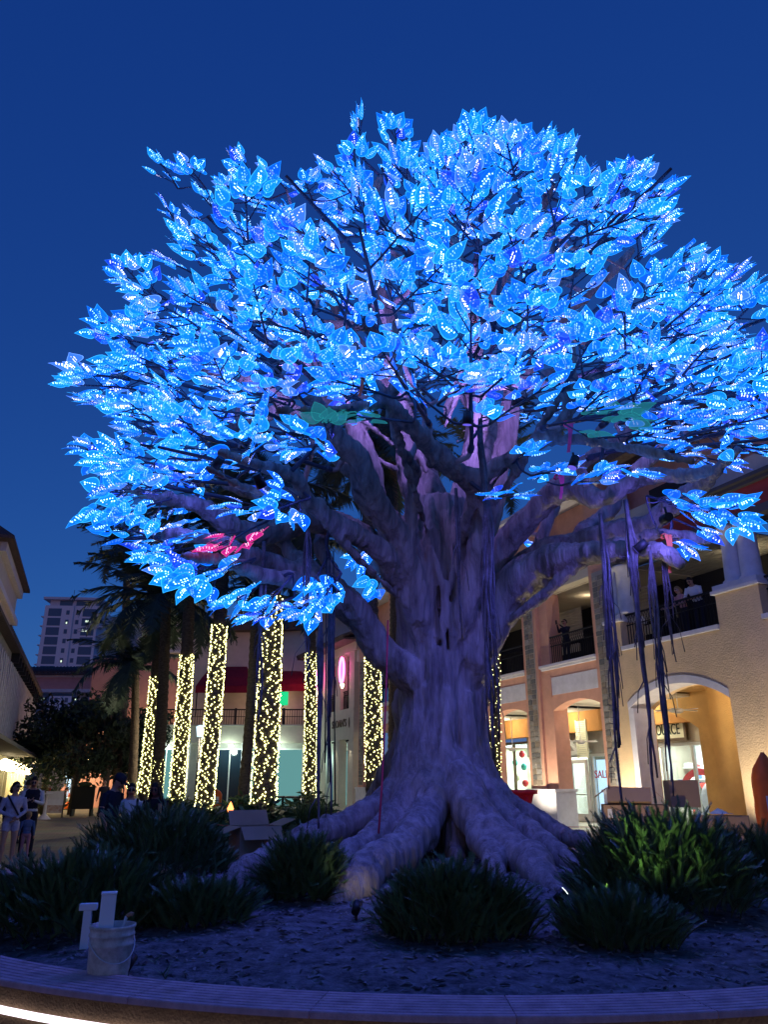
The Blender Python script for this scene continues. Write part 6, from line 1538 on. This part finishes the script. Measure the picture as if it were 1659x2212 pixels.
# ================================================================ PEOPLE (each body one continuous mesh; hair and carried things apart)
def person(label, base, h, yaw, cloth, pose='stand', hair='short', hairm='hair', skinm='skin', group='visitors on the plaza', skirt=False, shorts=False, longsleeve=True, nod=0.0, turn=0.0, cap=None, glasses=False, arms=None, lean=0.0, child=False):
    # cloth: dict of materials for top, legs, shoes; body faces -Y before the turn by yaw
    t = empty('person', base, yaw, label, 'person', group)
    s = h / 1.75; hs = 1.22 if child else 1.0
    mats = [M[skinm], M[cloth['top']], M[cloth['legs']], M[cloth['shoes']], M['hair'], M['lip'], M[cloth.get('vest', cloth['top'])]]
    b = MB(); tags = []          # tags: (point, material) for dressing the skin by nearest sample
    ln = Matrix.Rotation(lean, 4, 'X'); pv_ = Vector((0, 0, 0.95))
    def U(p): return pv_ + ln @ (Vector(p) - pv_) if p[2] > 0.9 else Vector(p)
    def seg(pts, rad, mi, n=10, flat=1.0, k=5):
        pts = [Vector(p) for p in pts]; b.tube(pts, rad, n, flat=flat)
        for i in range(len(pts) - 1):
            for q in range(k + 1):
                tags.append((pts[i].lerp(pts[i + 1], q / k), mi))
    # legs
    st = 0.05 if pose == 'stride' else 0.0
    for sg in (-1, 1):
        hip, kn, an = Vector((sg * 0.09, 0, 0.92)), Vector((sg * 0.105, -0.02 - sg * st, 0.50)), Vector((sg * 0.115, 0.015 - sg * st * 2, 0.09))
        
        if shorts or skirt:
            seg([hip, hip.lerp(kn, 0.42)], [0.094, 0.090], 2); seg([hip.lerp(kn, 0.47), kn], [0.076, 0.056], 0)
        else: seg([hip, hip.lerp(kn, 0.5), kn], [0.088, 0.075, 0.056], 2)
        lm = 0 if (shorts or skirt) else 2
        seg([kn, kn.lerp(an, 0.35), an], [0.055, 0.054, 0.036], lm)
        b.ell(an + Vector((0, -0.055, -0.045)), (0.046, 0.125, 0.05), 12)
        for q in range(5): tags.append((an + Vector((0, 0.05 - 0.045 * q, -0.05)), 3))
    if skirt: seg([(0, 0, 0.98), (0, 0, 0.74)], [0.16, 0.20], 2, 14)
    # trunk of the body
    top = 1
    b.ell(U((0, 0.01, 0.96)), (0.165, 0.115, 0.13), 14); b.ell(U((0, 0.0, 1.12)), (0.150, 0.105, 0.17), 14); b.ell(U((0, 0.0, 1.30)), (0.180, 0.115, 0.19), 14); b.ell(U((0, 0.01, 1.40)), (0.19, 0.09, 0.075), 14)
    for z, mi in ((0.88, 2), (0.94, 2), (1.0, 2 if not longsleeve else 1), (1.05, 1), (1.1, 1), (1.2, 1), (1.3, 1), (1.4, 1)):
        for x in (-0.12, 0, 0.12):
            for y in (-0.09, 0.09): tags.append((U((x, y, z)), (6 if (mi == 1 and 'vest' in cloth and z > 1.0) else mi)))
    # neck and head
    nk = U((0, 0.005, 1.43)); hd = U((0, -0.015 - 0.09 * nod, 1.625 - 0.02 * nod)); rot = (ln @ Matrix.Rotation(turn, 4, 'Z') @ Matrix.Rotation(0.55 * nod, 4, 'X')).to_3x3()
    seg([nk, hd + rot @ Vector((0, 0.02, -0.06))], [0.062, 0.052], 0, 10, k=3); tags.append((nk + Vector((0, -0.06, 0.045)), 0))
    H = lambda p: hd + rot @ (Vector(p) * hs)
    b.ell(hd, (0.076 * hs, 0.096 * hs, 0.112 * hs), 16, rot=rot); b.ell(H((0, -0.025, -0.055)), (0.056 * hs, 0.065 * hs, 0.062 * hs), 12, rot=rot)
    b.tube([H((0, -0.088, 0.02)), H((0, -0.108, -0.022)), H((0, -0.088, -0.032))], [0.009, 0.016, 0.010], 6)
    for sg in (-1, 1): b.ell(H((sg * 0.078, 0.005, -0.005)), (0.012, 0.022, 0.034), 8, rot=rot)
    for p in ((0, -0.09, 0.0), (0.05, -0.07, -0.02), (-0.05, -0.07, -0.02), (0, -0.1, -0.025), (0, -0.07, -0.10), (0.06, -0.03, -0.06), (-0.06, -0.03, -0.06), (0, -0.09, 0.05), (0.05, -0.07, 0.045), (-0.05, -0.07, 0.045), (0.08, 0, 0), (-0.08, 0, 0), (0, 0, -0.1), (0, 0.08, -0.06), (0, 0.09, 0.03), (0, 0, 0.11)): tags.append((H(p), 0))
    for sg in (-1, 1): tags.append((H((sg * 0.032, -0.092, 0.012)), 4)); tags.append((H((sg * 0.034, -0.090, 0.036)), 4))
    tags.append((H((0, -0.094, -0.062)), 5)); tags.append((H((0.018, -0.090, -0.061)), 5)); tags.append((H((-0.018, -0.090, -0.061)), 5))
    # arms and five-fingered hands
    A = arms or {}
    for sg, nm in ((-1, 'R'), (1, 'L')):
        sh = U((sg * 0.185, 0.0, 1.41)); el, wr = A.get(nm, ((sg * 0.25, 0.03, 1.13), (sg * 0.27, -0.05, 0.90)))
        el, wr = U(el), U(wr)
        sm = 6 if False else 1
        seg([sh, sh.lerp(el, 0.5), el], [0.060, 0.052, 0.042], sm)
        fm = 1 if longsleeve else 0
        if not longsleeve: tags.append((el, 0)); tags.append((sh.lerp(el, 0.75), 0))
        seg([el, el.lerp(wr, 0.4), wr], [0.042, 0.040, 0.027], fm)
        d = (wr - el).normalized(); side = d.cross(Vector((sg, 0.3, 0))).normalized(); up = side.cross(d).normalized()
        pm = wr + d * 0.05
        b.tube([wr, pm, wr + d * 0.085], [0.026, 0.036, 0.034], 8, flat=0.6)
        tags.append((wr + d * 0.03, 0)); tags.append((pm, 0)); tags.append((wr + d * 0.09, 0))
        for f_ in range(4):
            o = wr + d * 0.085 + side * (f_ - 1.5) * 0.019; l_ = (0.062, 0.072, 0.067, 0.052)[f_]
            m1 = o + d * l_ * 0.55 - up * 0.006; e_ = m1 + d * l_ * 0.38 - up * 0.022
            b.tube([o - d * 0.01, m1, e_], [0.0100, 0.0092, 0.0080], 6); tags.append((m1, 0)); tags.append((e_, 0))
        o = wr + d * 0.035 - side * 0.03; b.tube([o, o + d * 0.03 - side * 0.022, o + d * 0.062 - side * 0.026], [0.012, 0.011, 0.009], 6); tags.append((o + d * 0.04 - side * 0.02, 0))
    b.v = [tuple(Vector(v) * s) for v in b.v]
    o = b.build('raw', 'skin'); md = o.modifiers.new('r', 'REMESH'); md.mode = 'VOXEL'; md.voxel_size = 0.0125 * s; md.use_smooth_shade = True
    m2 = o.modifiers.new('s', 'SMOOTH'); m2.iterations = 2; m2.factor = 0.4
    me = evaluated(o); bpy.data.objects.remove(o)
    kd = kdtree.KDTree(len(tags))
    for i, (p, mi) in enumerate(tags): kd.insert(p * s, i)
    kd.balance(); me.materials.clear()
    for m_ in mats: me.materials.append(m_)
    idx = [tags[kd.find(p.center)[1]][1] for p in me.polygons]
    me.polygons.foreach_set('material_index', idx); me.update()
    link_mesh('body', me, t)
    # hair
    hb = MB(); S_ = lambda p: H(p) * s
    def cap_shape(zlo, k=1.10, back=0.012):
        vs = []; fs = []; n = 20; m = 9
        for i in range(m + 1):
            th = math.pi * 0.60 * i / m
            for j in range(n):
                a = 2 * math.pi * j / n; front = max(0, -math.sin(a)); lim = math.pi * (0.60 - 0.30 * front ** 0.6)
                tt = min(th, lim); w = 1 + 0.02 * noise.noise(Vector((j * 1.3, i * 1.1, h)))
                vs.append(S_((0.078 * k * w * math.sin(tt) * math.cos(a), 0.098 * k * w * math.sin(tt) * math.sin(a) + back, 0.113 * k * math.cos(tt) + 0.004)))
        for i in range(m):
            for j in range(n): fs.append((i * n + j, (i + 1) * n + j, (i + 1) * n + (j + 1) % n, i * n + (j + 1) % n))
        hb.add(vs, fs, 0, True)
    cap_shape(0)
    if hair == 'bun': hb.ell(S_((0, 0.11, 0.06)), (0.05 * s, 0.05 * s, 0.05 * s), 10)
    if hair == 'low': hb.ell(S_((0, 0.12, -0.06)), (0.06 * s, 0.06 * s, 0.07 * s), 10); hb.ell(S_((0, 0.07, -0.02)), (0.085 * s, 0.06 * s, 0.09 * s), 10)
    if hair == 'long':
        for j in range(26):
            a = 0.25 + 2.65 * j / 25 if j < 26 else 0; a0 = S_((0.082 * math.cos(a), 0.09 * math.sin(a) + 0.01, 0.02)); l_ = random.uniform(0.30, 0.42)
            hb.tube([a0, S_((0.105 * math.cos(a), 0.11 * math.sin(a) + 0.012, -0.12)), S_((0.125 * math.cos(a), 0.115 * math.sin(a) + 0.01, -l_))], [0.022 * s, 0.024 * s, 0.010 * s], 6)
        for sg in (-1, 1):
            for q in range(3): hb.tube([S_((sg * 0.07, -0.03 + 0.02 * q, 0.05)), S_((sg * 0.10, -0.05 + 0.02 * q, -0.12)), S_((sg * 0.11, -0.10 + 0.02 * q, -0.36))], [0.016 * s, 0.018 * s, 0.008 * s], 6)
    if cap is None or hair != 'none': hb.build('hair', hairm, t, recalc=False)
    if cap:
        cb = MB(); n = 18; vs = []; fs = []
        cb.lathe([(0.094, 0.02), (0.096, 0.05), (0.085, 0.095), (0.055, 0.125), (0.01, 0.135)], (0, 0, 0), 18)
        cb.v = [tuple(S_((v[0], v[1] * 1.2, v[2]))) for v in cb.v]
        k0 = len(cb.v); cb.box(-0.062, -0.20, 0.022, 0.062, -0.09, 0.032); cb.v[k0:] = [tuple(S_(v)) for v in cb.v[k0:]]
        cb.build('cap', cap, t)
    if glasses:
        gb = MB()
        for sg in (-1, 1):
            k0 = len(gb.v); gb.box(sg * 0.036 - 0.026, -0.108, -0.006, sg * 0.036 + 0.026, -0.100, 0.03); gb.box(sg * 0.076 - 0.003, -0.10, 0.018, sg * 0.076 + 0.003, 0.0, 0.024); gb.v[k0:] = [tuple(S_(v)) for v in gb.v[k0:]]
        gb.build('glasses', 'black', t)
    return t, s
def part_of(t, name, m_, fn, s=1.0):
    b = MB(); fn(b); b.v = [tuple(Vector(v) * s) for v in b.v]; return b.build(name, m_, t)
CR = {'R': ((-0.27, 0.02, 1.14), (-0.02, -0.17, 1.02)), 'L': ((0.27, 0.02, 1.14), (0.04, -0.16, 0.98))}
PH = {'R': ((-0.24, -0.02, 1.13), (-0.06, -0.24, 1.22)), 'L': ((0.24, -0.02, 1.13), (0.06, -0.24, 1.20))}
def phone(t, p, s):
    return part_of(t, 'phone', 'black', lambda b: b.box(p[0] - 0.04, p[1] - 0.005, p[2] - 0.08, p[0] + 0.04, p[1] + 0.005, p[2] + 0.08), s)
def at(px, D): p = P(px, 1690, D); return (p.x, D, 0)
t, s = person('woman in a pale lavender top and shorts with crossed arms and white shoes', at(36, 17.0), 1.66, R(35), dict(top='lavender', legs='lavender', shoes='white'), hair='low', shorts=True, arms=CR, turn=R(25), glasses=True)
part_of(t, 'bag_strap', 'navy', lambda b: b.tube([(-0.15, -0.03, 1.47), (-0.06, -0.135, 1.3), (0.06, -0.135, 1.12), (0.15, -0.10, 0.98)], 0.02, 6, flat=0.4), s)
t, s = person('person in dark clothes cut off by the left edge beside the lavender woman', at(-8, 17.6), 1.64, R(20), dict(top='navy', legs='navy', shoes='black'), hair='short', hairm='hairblond')
t, s = person('man in a dark vest over a white shirt looking down at his phone', at(74, 19.6), 1.80, R(20), dict(top='whitecloth', vest='navy', legs='navy', shoes='black'), hair='short', arms=PH, nod=0.8)
phone(t, (0.0, -0.33, 1.26), s)
t, s = person('small child in a blue denim jacket seen from behind', at(72, 18.6), 1.02, R(200), dict(top='denim', legs='pinkcloth', shoes='tan'), hair='short', child=True, hairm='hairblond')
t, s = person('man with dark hair standing behind the lavender woman, back turned', at(62, 24.0), 1.74, R(175), dict(top='grey', legs='navy', shoes='black'), hair='short')
t, s = person('man in a dark cap and polo shirt bending his head beside a woman in white', at(247, 14.4), 1.80, R(70), dict(top='navy', legs='navy', shoes='black'), hair='short', longsleeve=False, cap='navy', nod=0.9, arms={'R': ((-0.25, 0.02, 1.12), (-0.22, -0.10, 0.88)), 'L': ((0.25, 0.0, 1.12), (0.16, -0.2, 1.02))})
t, s = person('woman in a white t-shirt with dark glasses and a backpack strap', at(286, 14.6), 1.63, R(15), dict(top='whitecloth', legs='denim', shoes='white'), hair='low', longsleeve=False, nod=0.35, glasses=True)
part_of(t, 'backpack_strap', 'black', lambda b: b.tube([(0.12, 0.08, 1.47), (0.125, -0.08, 1.45), (0.13, -0.13, 1.25), (0.15, -0.08, 1.02)], 0.022, 6, flat=0.4), s)
t, s = person('woman with long dark braids in a black top looking down', at(340, 14.5), 1.65, R(-5), dict(top='blackcloth', legs='navy', shoes='black'), hair='long', skinm='skindark', nod=0.7, arms=PH)
part_of(t, 'jacket_edge', 'tan', lambda b: b.tube([(0.13, -0.13, 1.36), (0.14, -0.14, 1.15), (0.13, -0.13, 1.0)], 0.035, 6, flat=0.5), s)
t, s = person('dark clothed visitor standing far off by the black notice stand', at(226, 40), 1.82, R(10), dict(top='navy', legs='navy', shoes='black'), hair='short')
t, s = person('visitor in an orange cap in front of the narrow lit window', at(259, 52), 1.95, R(-10), dict(top='navy', legs='navy', shoes='black'), hair='short', cap='orangeplastic')
t, s = person('visitor in a pink shirt in front of the wide lit storefront', at(141, 58), 1.7, R(10), dict(top='pinkcloth', legs='navy', shoes='black'), hair='short')
t, s = person('visitor in a red shirt far off beside the white stand', at(102, 50), 1.7, R(10), dict(top='redcloth', legs='navy', shoes='black'), hair='short')
# on the balconies and in the shop door
def rbw(u, v, z): p = rb.matrix_basis @ Vector((u, v, z)); return tuple(p)
face_out = A_R
t, s = person('woman with glasses holding up a phone on the orange balcony', rbw(-5.9, 0.55, 5.58), 1.66, face_out + R(10), dict(top='navy', legs='navy', shoes='black'), hair='short', glasses=True, skinm='skin', group='people on the balconies', arms={'R': ((-0.22, -0.12, 1.25), (-0.10, -0.32, 1.50)), 'L': ((0.22, -0.12, 1.25), (0.04, -0.32, 1.48))})
phone(t, (-0.04, -0.42, 1.58), s)
t, s = person('man in a pale t-shirt leaning on the yellow balcony rail', rbw(0.35, 0.62, 5.58), 1.78, face_out + R(15), dict(top='whitecloth', legs='navy', shoes='black'), hair='short', longsleeve=False, lean=0.45, nod=0.4, group='people on the balconies', arms={'R': ((-0.26, -0.16, 1.18), (0.02, -0.30, 1.17)), 'L': ((0.26, -0.16, 1.18), (0.0, -0.34, 1.20))})
t, s = person('woman with curly hair resting an arm on the rail left of the leaning man', rbw(-0.15, 0.55, 5.58), 1.58, face_out + R(-10), dict(top='pinkcloth', legs='navy', shoes='black'), hair='low', hairm='hairblond', longsleeve=False, lean=0.25, group='people on the balconies', arms={'R': ((-0.36, -0.15, 1.14), (-0.55, -0.30, 1.16)), 'L': ((0.25, -0.10, 1.15), (0.05, -0.30, 1.15))})
t, s = person('person with fair hair and dark clothes inside the glass shop door', rbw(-9.75, V0 + 0.5, FL + 0.02), 1.62, face_out + R(5), dict(top='navy', legs='navy', shoes='black'), hair='low', hairm='hairblond', group='people in the shops', arms=CR)

# ================================================================ STREET FURNITURE on the left plaza
p = at(152, 55); t = empty('traffic_cone', p, 0, 'orange traffic cone with a pale band by the black notice stand', 'cone')
b = MB(); b.box(-0.26, -0.26, 0, 0.26, 0.26, 0.05); b.build('base', 'black', t)
b = MB(); b.lathe([(0.2, 0.05), (0.13, 0.5)], (0, 0, 0), 16); b.lathe([(0.075, 0.8), (0.03, 1.05)], (0, 0, 0), 16); b.build('cone_body', 'orangeplastic', t)
b = MB(); b.lathe([(0.13, 0.502), (0.075, 0.798)], (0, 0, 0), 16); b.build('band', 'white', t)
p = at(122, 42); t = empty('sandwich_board', p, 0.2, 'white sandwich board with a picture of food at its foot', 'sign')
M['foodprint'] = mat('food_print', (0.35, 0.17, 0.10), 0.7, col2=(0.62, 0.58, 0.52), vscale=5)
for sg in (-1, 1):
    m_ = Matrix.Translation((0, sg * 0.14, 0)) @ Matrix.Rotation(sg * 0.16, 4, 'X')
    b = MB(); b.box(-0.46, -0.012, 0.22, 0.46, 0.012, 1.28, mtx=m_); b.build('panel', 'white', t)
    b = MB(); b.box(-0.44, -0.018, 0.24, 0.44, -0.0125, 0.60, mtx=m_); b.build('printed_picture', 'foodprint', t)
    b = MB(); 
    for x in (-0.47, 0.44): b.box(x, -0.014, 0.0, x + 0.03, 0.014, 1.3, mtx=m_)
    b.build('frame', 'black', t)
p = at(183, 44); t = empty('notice_stand', p, 0.05, 'black panel stand on two legs next to the traffic cone', 'stand')
b = MB(); b.box(-0.58, -0.04, 0.35, 0.58, 0.04, 1.5); b.build('panel', 'bin', t)
for x in (-0.55, 0.45):
    b = MB(); b.box(x, -0.2, 0, x + 0.1, 0.2, 0.35); b.build('leg', 'bin', t)
b = MB(); b.ell((0.0, 0, 1.6), (0.4, 0.15, 0.14), 10); b.build('planter_box', 'ficus', t)
p = at(104, 40); t = empty('white_stand', p, 0, 'white pedestal stand with a flared foot left of the sandwich board', 'stand')
b = MB(); b.lathe([(0.34, 0.0), (0.30, 0.04), (0.08, 0.25), (0.06, 1.1), (0.3, 1.16), (0.3, 1.2)], (0, 0, 0), 18); b.build('pedestal', 'trim', t)
p = at(478, 21.0); t = empty('stroller', p, R(30), 'folding stroller with a grey hood and bright wheels near the lit palms', 'stroller')
b = MB()
for x in (-0.22, 0.22):
    b.tube([(x, 0.35, 1.0), (x, 0.05, 0.55), (x, -0.35, 0.14)], 0.014, 6); b.tube([(x, 0.3, 0.14), (x, 0.0, 0.55), (x, -0.15, 0.8)], 0.014, 6)
b.tube([(-0.22, 0.35, 1.0), (0.22, 0.35, 1.0)], 0.016, 6); b.build('frame', 'mullion', t)
b = MB(); b.box(-0.2, -0.2, 0.42, 0.2, 0.12, 0.48); b.box(-0.2, 0.1, 0.48, 0.2, 0.15, 0.95); b.build('seat', 'greydark', t, bevel=0.01)
b = MB(); b.ell((0, 0.05, 0.92), (0.23, 0.25, 0.16), 12); b.build('hood', 'grey', t)
for x in (-0.25, 0.25):
    for y in (-0.35, 0.3):
        b = MB(); b.tube([(x - 0.02, y, 0.14), (x + 0.02, y, 0.14)], 0.14, 14); b.tube([(x - 0.025, y, 0.14), (x + 0.025, y, 0.14)], 0.05, 10, 1); b.build('wheel', ['black', 'mullion'], t)
p = at(462, 27.0); t = empty('mail_box', p, R(10), 'orange-red rounded post box behind the tall leaning palm', 'post box')
b = MB(); b.prism([(-0.28, 0.12), (0.28, 0.12), (0.28, 1.25)] + [(0.28 * math.cos(a), 1.25 + 0.2 * math.sin(a)) for a in np.linspace(0.2, 2.94, 9)] + [(-0.28, 1.25)], -0.25, 0.25); b.build('box_body', 'orangeplastic', t)
b = MB(); b.box(0.02, -0.26, 1.0, 0.2, -0.253, 1.22); b.build('notice', 'white', t)
for x in (-0.24, 0.18):
    b = MB(); b.box(x, -0.2, 0, x + 0.06, 0.2, 0.12); b.build('leg', 'black', t)
for (x0, D, w, lab) in ((612, 40, 1.4, 'dark round cafe table by the teal windows'), (648, 39, 1.2, 'second dark cafe table by the teal windows, nearer the straight lit palm')):
    p = at(x0, D); t = empty('cafe_table', p, 0, lab, 'table', 'cafe tables')
    b = MB(); b.lathe([(0.7, 0.98), (0.72, 1.0), (0.72, 1.05), (0.68, 1.06)], (0, 0, 0), 20); b.build('table_top', 'black', t)
    b = MB(); b.lathe([(0.3, 0), (0.28, 0.04), (0.06, 0.1), (0.06, 0.98)], (0, 0, 0), 12); b.build('leg', 'black', t)
for (x0, y0, D, lab) in ((432, 1580, 34, 'square globe street lantern glowing beside the second lit palm'), (444, 1650, 34.5, 'lower square street lantern glowing left of the tall leaning palm')):
    p = P(x0, y0, D); t = empty('street_lantern', (p.x, D, 0), 0, lab, 'street lamp', 'street lanterns')
    b = MB(); b.tube([(0, 0, 0), (0, 0, p.z - 0.25)], 0.05, 8); b.build('post', 'black', t)
    b = MB(); b.lathe([(0.12, -0.22), (0.19, 0.2), (0.05, 0.26)], (0, 0, p.z), 8); b.build('lamp_shade', 'whitelit', t); lamp('lantern_light', 'POINT', (0, -0.3, p.z), 420, (1.0, 0.86, 0.62), t, 0.25)
